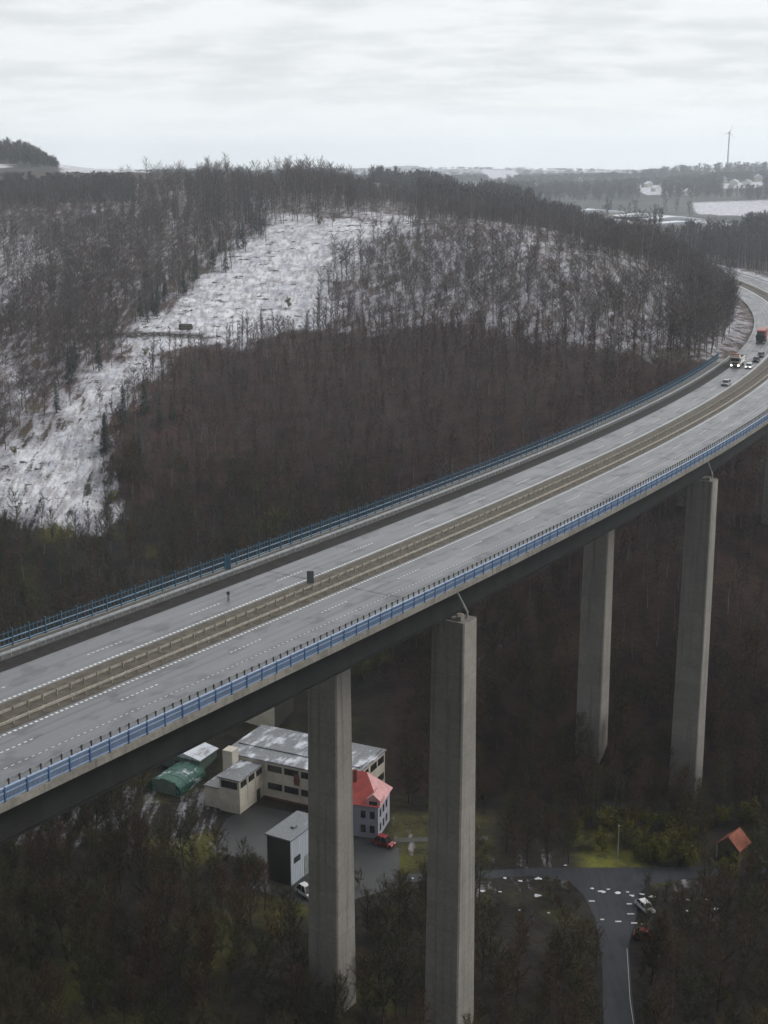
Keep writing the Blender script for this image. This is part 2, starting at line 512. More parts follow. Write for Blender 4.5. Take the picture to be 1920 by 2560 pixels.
def mat_ground():
    m, t, b = base_mat('hill_ground')
    co = t.add('ShaderNodeTexCoord').outputs['Object']

    def attr(n):
        a = t.add('ShaderNodeAttribute'); a.attribute_name = n
        return a.outputs['Fac']
    sn, mo, dk, fr, dp, ru = attr('snow'), attr('moss'), attr('track'), attr('country'), attr('valley_shade'), attr('rust')
    big = t.noise(co, .02, 5, .6)
    mid = t.noise(co, .16, 7, .62)
    fine = t.noise(co, .8, 5, .65)
    litter = t.mix(t.ramp(t.math('ADD', t.math('MULTIPLY', mid, .6), t.math('MULTIPLY', fine, .4)), .38, .62), (.052, .037, .034), (.105, .073, .064))
    litter = t.mix(t.ramp(big, .45, .7), litter, (.075, .066, .045))
    farc = t.mix(t.ramp(t.noise(co, .006, 8, .7), .42, .58), (.035, .036, .037), (.075, .075, .07))
    wet_or_gloom = t.mix(t.ramp(mid, .35, .65), (.017, .015, .014), (.036, .031, .024))  # litter colour darkened low down, painting in the valley's gloom
    wet_or_gloom = t.mix(t.ramp(t.noise(co, .045, 4, .6), .52, .68), wet_or_gloom, (.07, .068, .018))
    litter = t.mix(dp, litter, wet_or_gloom)
    litter = t.mix(ru, litter, t.mix(t.ramp(mid, .35, .65), (.024, .014, .013), (.06, .033, .029)))
    col = t.mix(fr, litter, farc)
    col = t.mix(t.math('MULTIPLY', mo, t.ramp(mid, .3, .6)), col, t.mix(fine, (.10, .11, .018), (.2, .19, .045)))
    # snow: broken by brash and stubble running down the slope
    streak = t.noise(t.mapping(co, (.42, .05, .2), (0, 0, R(-20))), 1.0, 7, .62)
    spot = t.noise(t.mapping(co, (.55, .12, .3), (0, 0, R(18))), 1.0, 6, .65)
    nn = t.math('ADD', t.math('MULTIPLY', streak, .5), t.math('ADD', t.math('MULTIPLY', spot, .3), t.math('MULTIPLY', fine, .2)))
    nn = t.math('MULTIPLY', t.math('SUBTRACT', nn, .34), 3.1)
    mask = t.ramp(t.math('SUBTRACT', nn, t.math('SUBTRACT', 1.0, sn)), -.02, .34)
    thin = t.ramp(sn, .55, .95)
    snowc = t.mix(t.ramp(mid, .35, .65), t.mix(thin, (.24, .235, .265), (.40, .40, .45)), t.mix(thin, (.38, .38, .42), (.68, .685, .72)))
    snowc = t.mix(t.math('MULTIPLY', t.ramp(spot, .46, .60), .68), snowc, (.235, .215, .215))
    col = t.mix(mask, col, snowc)
    col = t.mix(t.math('MULTIPLY', dk, t.ramp(fine, .25, .5)), col, (.035, .03, .027))
    t.link(col, b.inputs['Base Color'])
    b.inputs['Roughness'].default_value = .95
    b.inputs['Specular IOR Level'].default_value = .15
    t.link(t.bump(t.math('ADD', mid, t.math('MULTIPLY', fine, .5)), .7, 1.2), b.inputs['Normal'])
    return m


M['ground'] = mat_ground()

# ------------------------------------------------------------------ ground sheet
gx = grid_lines(-3600, -270, 330, 3600, 4.2, 1.075)
gy = grid_lines(-700, 160, 830, 6900, 4.2, 1.05)
GX, GY = np.meshgrid(gx, gy)
GZ = height(GX, GY)


def gz(x, y):
    """height of the ground mesh by bilinear lookup"""
    x = np.asarray(x, float); y = np.asarray(y, float)
    i = np.clip(np.searchsorted(gx, x) - 1, 0, len(gx) - 2)
    j = np.clip(np.searchsorted(gy, y) - 1, 0, len(gy) - 2)
    tx = np.clip((x - gx[i]) / (gx[i + 1] - gx[i]), 0, 1); ty = np.clip((y - gy[j]) / (gy[j + 1] - gy[j]), 0, 1)
    return (GZ[j, i] * (1 - tx) * (1 - ty) + GZ[j, i + 1] * tx * (1 - ty) + GZ[j + 1, i] * (1 - tx) * ty + GZ[j + 1, i + 1] * tx * ty)


def build_ground():
    nx, ny = len(gx), len(gy)
    V = np.c_[GX.ravel(), GY.ravel(), GZ.ravel()]
    idx = np.arange(nx * ny).reshape(ny, nx)
    F = np.c_[idx[:-1, :-1].ravel(), idx[:-1, 1:].ravel(), idx[1:, 1:].ravel(), idx[1:, :-1].ravel()]
    o = new_obj('ground', V, F.tolist(), M['ground'], smooth=True)
    pr = proj(V)
    px, py, d = pr.T
    jx = px + 14 * np.sin(V[:, 0] * .35 + V[:, 1] * .13) + 16 * np.sin(V[:, 0] * .09 + 2 * np.sin(V[:, 1] * .05)); jy = py + 8 * np.sin(V[:, 1] * .4 - V[:, 0] * .2) + 12 * np.sin(V[:, 0] * .12 + V[:, 1] * .07)
    Y = V[:, 1]
    snow = np.zeros(len(V)); moss = np.zeros(len(V)); track = np.zeros(len(V))
    front = Y > 300
    hill = front & (Y < 1000)
    snow[hill] = .58
    snow[hill & in_poly(P_BROWN, jx, jy)] = .16
    snow[hill & (V[:, 2] < -28) & (px > 300)] = .12
    snow[hill & (py > 1125)] = .12
    snow[hill & in_poly(P_SPARSE, jx, jy)] = .66
    snow[hill & in_poly(P_LSNOW, jx, jy)] = .74
    snow[hill & in_poly(P_LSNOW2, jx, jy)] = .7
    snow[hill & in_poly(P_TSNOW, jx, jy)] = .85
    c = hill & in_poly(P_CLEAR, jx, jy)
    snow[c] = np.where(py[c] < 740, 1.12, .86)
    snow[(Y <= 300)] = .16
    snow[(Y > 850) & (px > 900)] = .34
    snow[(Y > 4000) & (px > 700)] = .74  # far ridges whitened, so their hazy paleness sits in the ground colour
    for pl in P_FIELDS:
        snow[(Y > 850) & in_poly(pl, px, py)] = 1.3
    s, of = road_coords(V[:, 0], V[:, 1])
    vg = (s > S_ABUT + 4) & (abs(of) < 24) & (s < 900)
    snow[vg] = np.where(of[vg] > 0, 1.2, np.where(of[vg] < -17.5, .8, .45))
    gl_ = (Y > 246) & (Y < 274) & (V[:, 0] > -78) & (V[:, 0] < -34)
    snow[gl_] = .5
    jn = (abs(V[:, 1] - 238) < 7) & (V[:, 0] > 5) & (V[:, 0] < 90)
    snow[jn] = .40
    lawn = (V[:, 0] > 2) & (V[:, 0] < 22) & (Y > 240) & (Y < 262)
    moss[lawn] = .3; snow[lawn] = .42
    md = (Y < 300) & in_poly(P_MEADOW, px, py)
    moss[md] = 1.0; snow[md] = 0
    moss[(Y < 235) & (abs(V[:, 0] - 10) > 60)] = .15
    for (a, bb) in (((160, 727), (330, 722)), ((330, 722), (460, 729)), ((700, 735), (900, 728)), ((900, 728), (1180, 758)), ((1180, 758), (1330, 790))):
        tpos = np.clip((px - a[0]) / (bb[0] - a[0]), 0, 1)
        dd = abs(py - (a[1] + (bb[1] - a[1]) * tpos))
        track[hill & (px > a[0]) & (px <= bb[0]) & (dd < 4.5)] = 1
    g_s = snow.reshape(ny, nx)                       # let zones melt into one another
    jj = (gy[:, None] > 300) & (gy[:, None] < 830) & (gx[None, :] > -300) & (gx[None, :] < 330)
    for _ in range(2):
        bl = g_s.copy()
        bl[1:-1, 1:-1] = (g_s[1:-1, 1:-1] * 2 + g_s[:-2, 1:-1] + g_s[2:, 1:-1] + g_s[1:-1, :-2] + g_s[1:-1, 2:]) / 6
        g_s = np.where(jj, bl, g_s)
    snow = (g_s + np.where(jj, rng.normal(0, .07, g_s.shape), 0)).ravel()
    for n, arr in (('snow', snow), ('moss', moss), ('track', track), ('country', sstep(900, 1300, Y)), ('valley_shade', sstep(-14, -46, V[:, 2]) * (Y < 900)),
                   ('rust', .9 * (in_poly(P_BROWN, jx, jy) & (py < 1090)) + .75 * ((px > 850) & (py > 1060) & (py < 1720) & (Y < 460) & (Y > 262)))):
        at_ = o.data.attributes.new(n, 'FLOAT', 'POINT')
        at_.data.foreach_set('value', arr.astype(np.float32))
    structure(o)
    return o


build_ground()


# ------------------------------------------------------------------ mesh builder
class MB:
    def __init__(s):
        s.v = []; s.f = []; s.m = []

    def _add(s, vs, fs, mi=0):
        b = len(s.v)
        s.v.extend([tuple(p) for p in vs])
        for f in fs:
            s.f.append([b + i for i in f]); s.m.append(mi)

    def hexa(s, c8, mi=0):
        s._add(c8, [(0, 3, 2, 1), (4, 5, 6, 7), (0, 1, 5, 4), (1, 2, 6, 5), (2, 3, 7, 6), (3, 0, 4, 7)], mi)

    def box(s, x0, x1, y0, y1, z0, z1, mi=0):
        s.hexa([(x0, y0, z0), (x1, y0, z0), (x1, y1, z0), (x0, y1, z0), (x0, y0, z1), (x1, y0, z1), (x1, y1, z1), (x0, y1, z1)], mi)

    def bevbox(s, x0, x1, y0, y1, z0, z1, b=.05, mi=0):
        def ring(z, i):
            return [(x0 + i + b, y0 + i, z), (x1 - i - b, y0 + i, z), (x1 - i, y0 + i + b, z), (x1 - i, y1 - i - b, z),
                    (x1 - i - b, y1 - i, z), (x0 + i + b, y1 - i, z), (x0 + i, y1 - i - b, z), (x0 + i, y0 + i + b, z)]
        rings = [ring(z0, b), ring(z0 + b, 0), ring(z1 - b, 0), ring(z1, b)]
        vs = [p for r in rings for p in r]
        fs = [tuple(range(7, -1, -1)), tuple(range(24, 32))]
        for k in range(3):
            for i in range(8):
                j = (i + 1) % 8
                fs.append((k * 8 + i, k * 8 + j, k * 8 + 8 + j, k * 8 + 8 + i))
        s._add(vs, fs, mi)

    def prism(s, poly, y0, y1, mi=0):
        """polygon in x-z extruded along y"""
        n = len(poly)
        vs = [(x, y0, z) for x, z in poly] + [(x, y1, z) for x, z in poly]
        s._add(vs, [tuple(range(n)), tuple(range(2 * n - 1, n - 1, -1))] + [(i, i + n, (i + 1) % n + n, (i + 1) % n) for i in range(n)], mi)

    def tube(s, p0, p1, r0, r1=None, n=6, mi=0, cap=True):
        r1 = r0 if r1 is None else r1
        p0, p1 = Vector(p0), Vector(p1)
        d = (p1 - p0).normalized()
        a = d.orthogonal().normalized(); b = d.cross(a)
        vs = []
        for p, r in ((p0, r0), (p1, r1)):
            for i in range(n):
                w = 2 * math.pi * i / n
                vs.append(p + a * (r * math.cos(w)) + b * (r * math.sin(w)))
        fs = [(i, (i + 1) % n, n + (i + 1) % n, n + i) for i in range(n)]
        if cap:
            fs += [tuple(range(n - 1, -1, -1)), tuple(range(n, 2 * n))]
        s._add(vs, fs, mi)

    def sweep(s, prof, s0, s1, step=3.0, closed=True, mi=0, caps=True, uv=None):
        """profile [(offset, z)] swept along the motorway"""
        n = max(2, int(round((s1 - s0) / step)) + 1)
        ss = np.linspace(s0, s1, n)
        k = len(prof)
        vs = [rp(q, o, z) for q in ss for (o, z) in prof]
        fs = []
        rngk = range(k) if closed else range(k - 1)
        for i in range(n - 1):
            for j in rngk:
                j2 = (j + 1) % k
                fs.append((i * k + j, i * k + j2, (i + 1) * k + j2, (i + 1) * k + j))
        if closed and caps:
            fs.append(tuple(range(k - 1, -1, -1))); fs.append(tuple((n - 1) * k + j for j in range(k)))
        s._add(vs, fs, mi)

    def build(s, name, mats, parent=None, loc=None, smooth=False):
        return new_obj(name, s.v, s.f, mats, parent, smooth, s.m, loc)


def fix_normals(o):
    bm = bmesh.new(); bm.from_mesh(o.data)
    bmesh.ops.recalc_face_normals(bm, faces=bm.faces)
    bm.to_mesh(o.data); bm.free()
    return o


# ------------------------------------------------------------------ motorway surfaces
def sheet(name, mat, strips, s0, s1, z, step=3.0):
    n = int((s1 - s0) / step) + 1
    ss = np.linspace(s0, s1, n)
    V = []; F = []; UV = []
    for (a, b) in strips:
        cols = max(1, int(abs(b - a) / 2))
        oo = np.linspace(a, b, cols + 1)
        base = len(V)
        for q in ss:
            for o in oo:
                V.append(rp(q, o, z)); UV.append((o, q))
        w = cols + 1
        for i in range(n - 1):
            for j in range(cols):
                F.append((base + i * w + j, base + i * w + j + 1, base + (i + 1) * w + j + 1, base + (i + 1) * w + j))
    o = new_obj(name, V, F, mat)
    ul = o.data.uv_layers.new(name='UVMap')
    li = np.empty(len(o.data.loops), np.int32); o.data.loops.foreach_get('vertex_index', li)
    ul.data.foreach_set('uv', np.array(UV, np.float32)[li].ravel())
    return structure(o)


E_IN, E_DASH, E_OUT = 3.15, 6.25, 9.45          # right carriageway lines
L_IN, L_DASH, L_OUT = -4.1, -7.15, -11.0        # left carriageway lines
sheet('motorway_carriageway', M['asphalt'], [(2.55, 13.0)], S_START, S_END, .02)
sheet('motorway_carriageway', M['asphalt'], [(-11.0, -3.5)], S_START, S_END, .02)
sheet('shoulder_strip', M['shoulder'], [(-13.75, -11.0)], S_START, S_ABUT + 20, .024)  # darker strip along the far carriageway's outer edge
sheet('shoulder_strip', M['asphalt'], [(-13.75, -11.0)], S_ABUT + 20, S_END, .02)
mb = MB()
mb.sweep([(-3.5, .02), (-3.45, .12), (-2.5, .15), (-.5, .2), (1.5, .15), (2.5, .12), (2.55, .02)], S_START, S_END, 4, closed=False)
structure(mb.build('median_strip', M['median']))


def dashes(name, off, w, length, gap, s0, s1, z, start=0.0):
    V = []; F = []
    q = s0 + start
    while q < s1:
        b = len(V)
        nn = max(1, int(length / 3))
        for i in range(nn + 1):
            qq = q + length * i / nn
            V.append(rp(qq, off - w / 2, z)); V.append(rp(qq, off + w / 2, z))
        for i in range(nn):
            k = b + 2 * i
            F.append((k, k + 1, k + 3, k + 2))
        q += length + gap
    return structure(new_obj(name, V, F, M['paint']))


for off, w in ((E_IN, .33), (L_IN, .32)):
    dashes('edge_line_marking', off, w, .40, .30, S_START, 420, .026)
    dashes('edge_line_marking', off, w, 20, 0.0, 420, S_END, .026)
dashes('edge_line_marking', E_OUT, .10, .4, .45, S_START, 320, .026)
# lane dashes: every 6 m line is itself a row of raised studs
for off, ph in ((E_DASH, 0.0), (L_DASH, 8.0)):
    V = []; F = []
    q = S_START + ph
    while q < S_END:
        for k in range(8):
            a = q + k * .75; b = len(V)
            V += [rp(a, off - .085, .026), rp(a, off + .085, .026), rp(a + .4, off + .085, .026), rp(a + .4, off - .085, .026)]
            F.append((b, b + 1, b + 2, b + 3))
        q += 18
    structure(new_obj('lane_dash_marking', V, F, M['paint']))

# ------------------------------------------------------------------ viaduct
viaduct = thing('motorway_viaduct', 'long curved motorway bridge on tall concrete piers above the valley', 'bridge', rp(S_START, 0, 0))
VL = viaduct.location[:]
mb = MB()
mb.sweep([(-16.6, -.40), (-16.6, -.02), (-3.6, 0.0), (2.6, 0.0), (15.05, -.02), (15.05, -.40), (12.2, -.75), (-13.2, -.75)], S_START, S_ABUT, 4)
fix_normals(mb.build('deck_slab', M['slab'], viaduct, VL))
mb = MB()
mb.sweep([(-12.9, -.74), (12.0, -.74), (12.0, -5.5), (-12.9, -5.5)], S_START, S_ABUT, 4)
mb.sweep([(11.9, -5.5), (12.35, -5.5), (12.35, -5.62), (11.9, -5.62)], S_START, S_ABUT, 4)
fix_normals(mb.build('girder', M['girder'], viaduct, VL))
for a, b in ((15.05, 15.42), (-17.0, -16.6)):
    mb = MB()
    mb.sweep([(a, -.62), (b, -.62), (b, .16), (a, .16)], S_START, S_ABUT, 3)
    fix_normals(mb.build('cornice', M['cornice'], viaduct, VL))
# raised service walkways behind the guard rails
for a, b in ((13.0, 15.05), (-16.6, -13.75)):
    mb = MB()
    mb.sweep([(a, .0), (a, .12), (b, .14), (b, 0.0)], S_START, S_ABUT, 3)
    fix_normals(mb.build('walkway', M['slab'], viaduct, VL))
# abutment
mb = MB()
mb.sweep([(-16.9, -.05), (15.3, -.05), (15.3, -24), (-16.9, -24)], S_ABUT - 1, S_ABUT + 9, 2)
fix_normals(mb.build('abutment', M['pier'], viaduct, VL))


def sloc(px, py, z):
    u, v = px - 960, py - 1280
    yy = FPX * CT - v * ST; zz = -FPX * ST - v * CT
    k = (z - CH) / zz
    s, o = road_coords(np.array([u * k]), np.array([yy * k]))
    return float(s[0])


S_P1 = sloc(1164, 1560, -6.0) + 1.7
S_P2 = sloc(1770, 1203, -6.0) + 1.7
S_P3 = next(q for q in np.arange(S_P2 + 40, S_P2 + 140, .25) if proj(rp(q, 9.6, -25))[0, 0] * DISP > 1911)
PIER_S = [S_P1 - 90, S_P1, S_P2, S_P3]


def pier(s, off, W0=5.35, L0=3.7, W1=5.9, L1=5.4):
    x, y, h = cl(s)
    c = rp(s, off)
    base = min(float(gz(c[0] + a, c[1] + b)) for a in (-3, 3) for b in (-3, 3)) - 1.5
    top = -6.0
    t = Vector((math.cos(h), math.sin(h), 0)); r = Vector((math.sin(h), -math.cos(h), 0))
    o = Vector((c[0], c[1], 0))

    def ring(z):
        k = (top - z) / 70.0
        w = (W0 + (W1 - W0) * k) / 2; l = (L0 + (L1 - L0) * k) / 2
        e = .22
        n = .28     # shallow niche in the two broad faces
        pts = [(-w + e, -l), (w - e, -l), (w, -l + e), (w, l - e),
               (w - e, l), (-w + e, l), (-w, l - e), (-w, -l + e)]
        return [o + r * a + t * b + Vector((0, 0, z)) for a, b in pts]
    zs = np.linspace(base, top, 12)
    V = [p for z in zs for p in ring(z)]
    k = 8
    F = []
    for i in range(len(zs) - 1):
        for j in range(k):
            F.append((i * k + j, i * k + (j + 1) % k, (i + 1) * k + (j + 1) % k, (i + 1) * k + j))
    F.append(tuple((len(zs) - 1) * k + j for j in range(k)))
    pr = new_obj('pier', V, F, M['pier'], viaduct, loc=VL)
    fix_normals(pr)
    # bearings and the drain pipe at the pier head
    sg = 1 if off > 0 else -1
    for a, b in ((-1.5, -.75), (-1.5, .75), (.4, -.75), (.4, .75)):
            m2 = MB()
            q = o + r * (a * sg) + t * b
            m2.hexa([q + r * u + t * w + Vector((0, 0, z)) for z in (-6.0, -5.62) for u, w in ((-.45, -.4), (.45, -.4), (.45, .4), (-.45, .4))])
            fix_normals(m2.build('bearing', M['galv_dirty'], pr, VL))
    m3 = MB()
    q0 = o + r * (sg * 1.7) + t * .6
    m3.tube(q0 + Vector((0, 0, -6.0)), q0 + Vector((0, 0, -5.0)), .17, n=8)
    m3.tube(q0 + Vector((0, 0, -5.05)), q0 - t * 2.2 - r * (sg * 1.0) + Vector((0, 0, -.75)), .17, n=8)
    fix_normals(m3.build('drain_pipe', M['galv'], pr, VL))
    m4 = MB()
    m4.hexa([o + r * (sg * u) + t * w + Vector((0, 0, z)) for z in (-6.0, -5.35) for u, w in ((1.0, -1.2), (1.75, -1.2), (1.75, -.2), (1.0, -.2))])
    fix_normals(m4.build('bearing_block', M['cornice'], pr, VL))


for s in PIER_S:
    pier(s, 12.3)
    pier(s, -9.6)


# ------------------------------------------------------------------ railings and guard rails
def railing(name, label, off, s0, s1, H, spacing, zb, matp, matt, mati, bar, gap, inner_rail, th=.12):
    root = thing(name, label, 'railing', rp(s0, off, zb))
    L = root.location[:]
    mb = MB()
    wd = .09 if th > .1 else .03
    mb.sweep([(off - wd, zb + H - th), (off + wd, zb + H - th), (off + wd, zb + H), (off - wd, zb + H)], s0, s1, 2.5)
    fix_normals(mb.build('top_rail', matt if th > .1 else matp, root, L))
    mb = MB()
    for z in inner_rail:
        mb.sweep([(off - .05, zb + z), (off + .05, zb + z), (off + .05, zb + z + .1), (off - .05, zb + z + .1)], s0, s1, 2.5)
    fix_normals(mb.build('middle_rail', matt, root, L))
    mb = MB()
    for q in np.arange(s0, s1, gap):
        a = [rp(q, off - .03, zb + .1), rp(q, off + .03, zb + .1), rp(q + bar, off + .03, zb + .1), rp(q + bar, off - .03, zb + .1)]
        mb.hexa(a + [(p[0], p[1], zb + H - th - .004 + (0 if th > .1 else .3)) for p in a])
    mb.build('infill_bars', mati, root, L)
    ps = np.arange(s0, s1 + .1, spacing)
    key = sorted(range(len(ps)), key=lambda i: abs(ps[i] - 20) if ps[i] > -40 else 999)
    first = set(key[:100])
    rest = MB()
    for i, q in enumerate(ps):
        m1 = MB() if i in first else rest
        a = [rp(q - .07, off - .09, zb), rp(q - .07, off + .12, zb), rp(q + .07, off + .12, zb), rp(q + .07, off - .09, zb)]
        m1.hexa(a + [(p[0], p[1], zb + H + (.0 if off > 0 else .4)) for p in a])
        if i in first:
            m1.build('post', matp, root, L)
    if rest.v:
        o = rest.build('post', matp, root, L)
        o['kind'] = 'stuff'
    return root


S_VIS = -85.0
railing('bridge_railing', 'blue barred railing with posts along the near edge of the motorway bridge', 15.22, S_VIS, S_ABUT + 10, 1.42, 2.6, .16,
        M['blue'], M['blue_light'], M['blue_mid'], .06, .15, (.12, .82))
railing('bridge_railing', 'teal-blue railing with tall posts along the far edge of the motorway bridge', -16.8, S_VIS - 5, S_ABUT + 6, 1.75, 2.6, .16,
        M['teal'], M['teal_light'], M['teal'], .09, .65, (.2, .95), .05)


def guard_rail(label, off, s0, s1, side, matb, matp, z0=.05, spacing=2.0, dbl=False):
    root = thing('guard_rail', label, 'guard rail', rp(s0, off, z0))
    L = root.location[:]
    for sd in ((1, -1) if dbl else (side,)):
        mb = MB()
        o = off + .1 * sd
        p = [(o, .42), (o + .07 * sd, .46), (o + .07 * sd, .54), (o + .015 * sd, .58), (o + .07 * sd, .62), (o + .07 * sd, .70), (o, .74), (o - .02 * sd, .74), (o - .02 * sd, .42)]
        mb.sweep([(a, z0 + b) for a, b in p], s0, s1, 3)
        fix_normals(mb.build('beam', matb, root, L))
    ps = np.arange(s0, s1, spacing)
    key = sorted(range(len(ps)), key=lambda i: abs(ps[i] - 20))
    first = set(key[:100])
    rest = MB()
    for i, q in enumerate(ps):
        m1 = MB() if i in first else rest
        a = [rp(q - .05, off - .06, z0 - .03), rp(q - .05, off + .06, z0 - .03), rp(q + .05, off + .06, z0 - .03), rp(q + .05, off - .06, z0 - .03)]
        m1.hexa(a + [(c[0], c[1], z0 + .78) for c in a])
        if i in first:
            m1.build('post', matp, root, L)
    if rest.v:
        rest.build('post', matp, root, L)['kind'] = 'stuff'
    return root


guard_rail('grey guard rail just inside the near blue railing', 12.75, S_VIS, 300, -1, M['galv'], M['post_dark'], spacing=1.3)
guard_rail('weathered beige guard rail on the near side of the central strip', 1.95, S_VIS, 520, 1, M['galv_dirty'], M['galv_dirty'], .1)
guard_rail('weathered beige guard rail on the far side of the central strip', -.35, S_VIS, 620, -1, M['galv_dirty'], M['galv_dirty'], .12)
guard_rail('pale grey guard rail between dark shoulder and far railing', -14.1, S_VIS - 5, S_ABUT + 10, 1, M['galv'], M['galv'], .14, 1.3, dbl=True)
guard_rail('dark guard rail on the outer verge of the road beyond the bridge', 14.0, 500, 800, -1, M['galv'], M['post_dark'])


# signs
def sign(name, label, p, head, w, h, zp, mat, tilt=0):
    root = thing(name, label, 'sign', p, head)
    m1 = MB(); m1.tube((0, 0, 0), (0, 0, zp + h * .9), .06, n=8)
    m1.box(-.2, .2, -.2, .2, 0, .05)
    m1.build('post', M['galv'], root)
    m2 = MB(); m2.bevbox(-w / 2, w / 2, -.10, -.06, zp, zp + h, .015)
    for z in (zp + h * .25, zp + h * .75):
        m2.box(-w / 2 + .05, w / 2 - .05, -.06, -.03, z - .03, z + .03)
    fix_normals(m2.build('panel', mat, root))
    return root


def ground_at(px, py, z):
    u, v = px - 960, py - 1280
    yy = FPX * CT - v * ST; zz = -FPX * ST - v * CT
    k = (z - CH) / zz
    return (u * k, yy * k, z)


sign('traffic_sign', 'grey back of an upright traffic sign standing in the central strip', ground_at(776, 1466, .15), R(4), .95, 1.75, .45, M['grey_panel'])
sign('traffic_sign', 'slim grey-blue sign panel rising behind the far railing', ground_at(571, 1432, .15), R(8), .75, 1.9, .5, M['teal'])
d = thing('marker_post', 'small pale marker post with dark head standing on the far carriageway edge', 'marker post', ground_at(571, 1502, .02), R(10))
mb = MB(); mb.prism([(-.18, 0), (.18, 0), (.12, .85), (-.12, .85)], -.1, .1); fix_normals(mb.build('stem', M['galv'], d))
mb = MB(); mb.bevbox(-.22, .22, -.14, .14, .85, 1.3, .06); fix_normals(mb.build('head', M['post_dark'], d))


# ------------------------------------------------------------------ vehicles (front looks along -y)
def wheel(root, x, y, r, w=.24):
    m = MB(); m.tube((x - w / 2, y, r), (x + w / 2, y, r), r, n=14)
    o = m.build('wheel', M['rubber'], root)
    m = MB(); m.tube((x - w / 2 - .012, y, r), (x + w / 2 + .012, y, r), r * .6, n=10)
    m.build('rim', M['galv'], o)


def car(label, p, rz, paint, lit=False, L=4.4, W=1.8, H=1.45, group='cars in the queue on the far carriageway', van=False):
    root = thing('car', label, 'car', p, rz, group)
    a = -L / 2; b = L / 2
    m = MB()
    hood = .82
    side = [(a, .28), (a, .62), (a + .08, .74), (a + .95, hood), (b - .5, .92), (b, .85), (b, .3), (b - .1, .24), (a + .1, .24)]
    k = len(side)
    for sgn in (0,):
        vs = []
        for x, ins in ((-W / 2, .0), (W / 2, .0)):
            vs += [(x * (1 - .06 * (z > .7)), y, z) for y, z in side]
        fs = [tuple(range(k)), tuple(range(2 * k - 1, k - 1, -1))] + [(i, i + k, (i + 1) % k + k, (i + 1) % k) for i in range(k)]
        m._add(vs, fs)
    body = fix_normals(m.build('body', paint, root))
    m = MB()
    y0, y1, y2, y3 = (a + .85, a + 1.55, b - (.25 if van else .95), b - .12)
    w0, w1 = W / 2 - .07, W / 2 - .24
    zb = .84
    gv = [(-w0, y0, zb), (w0, y0, zb), (w0, y3, .9), (-w0, y3, .9), (-w1, y1, H - .04), (w1, y1, H - .04), (w1, y2, H - .05), (-w1, y2, H - .05)]
    m.hexa(gv)
    fix_normals(m.build('glasshouse', M['window'], root))
    m = MB()
    rv = [(-w1 - .01, y1 - .05, H - .05), (w1 + .01, y1 - .05, H - .05), (w1 + .01, y2 + .05, H - .06), (-w1 - .01, y2 + .05, H - .06)]
    m.hexa(rv + [(x * .93, y + (.12 if y < 0 else -.12), H + .02) for x, y, z in rv])
    for sx in (-1, 1):                                                   # pillars
        for (yb, zb2, yt) in ((y0, zb, y1), (y3, .9, y2), ((y1 + y2) / 2, .87, (y1 + y2) / 2)):
            m.tube((sx * (w0 + .005), yb, zb2), (sx * (w1 + .005), yt, H - .05), .05, n=5)
    fix_normals(m.build('roof', paint, root))
    for sx in (-1, 1):
        m = MB(); m.bevbox(sx * (W / 2 - .3) - .2, sx * (W / 2 - .3) + .2, a - .03, a + .06, .56, .72, .02)
        m.build('headlight', M['lamp'] if lit else M['white'], root)
        m = MB(); m.box(sx * (W / 2 - .22) - .14, sx * (W / 2 - .22) + .14, b - .03, b + .03, .62, .78)
        m.build('tail_light', M['carred'], root)
        for y in (a + .85, b - .85):
            wheel(root, sx * (W / 2 - .12), y, .32, .22)
    return root


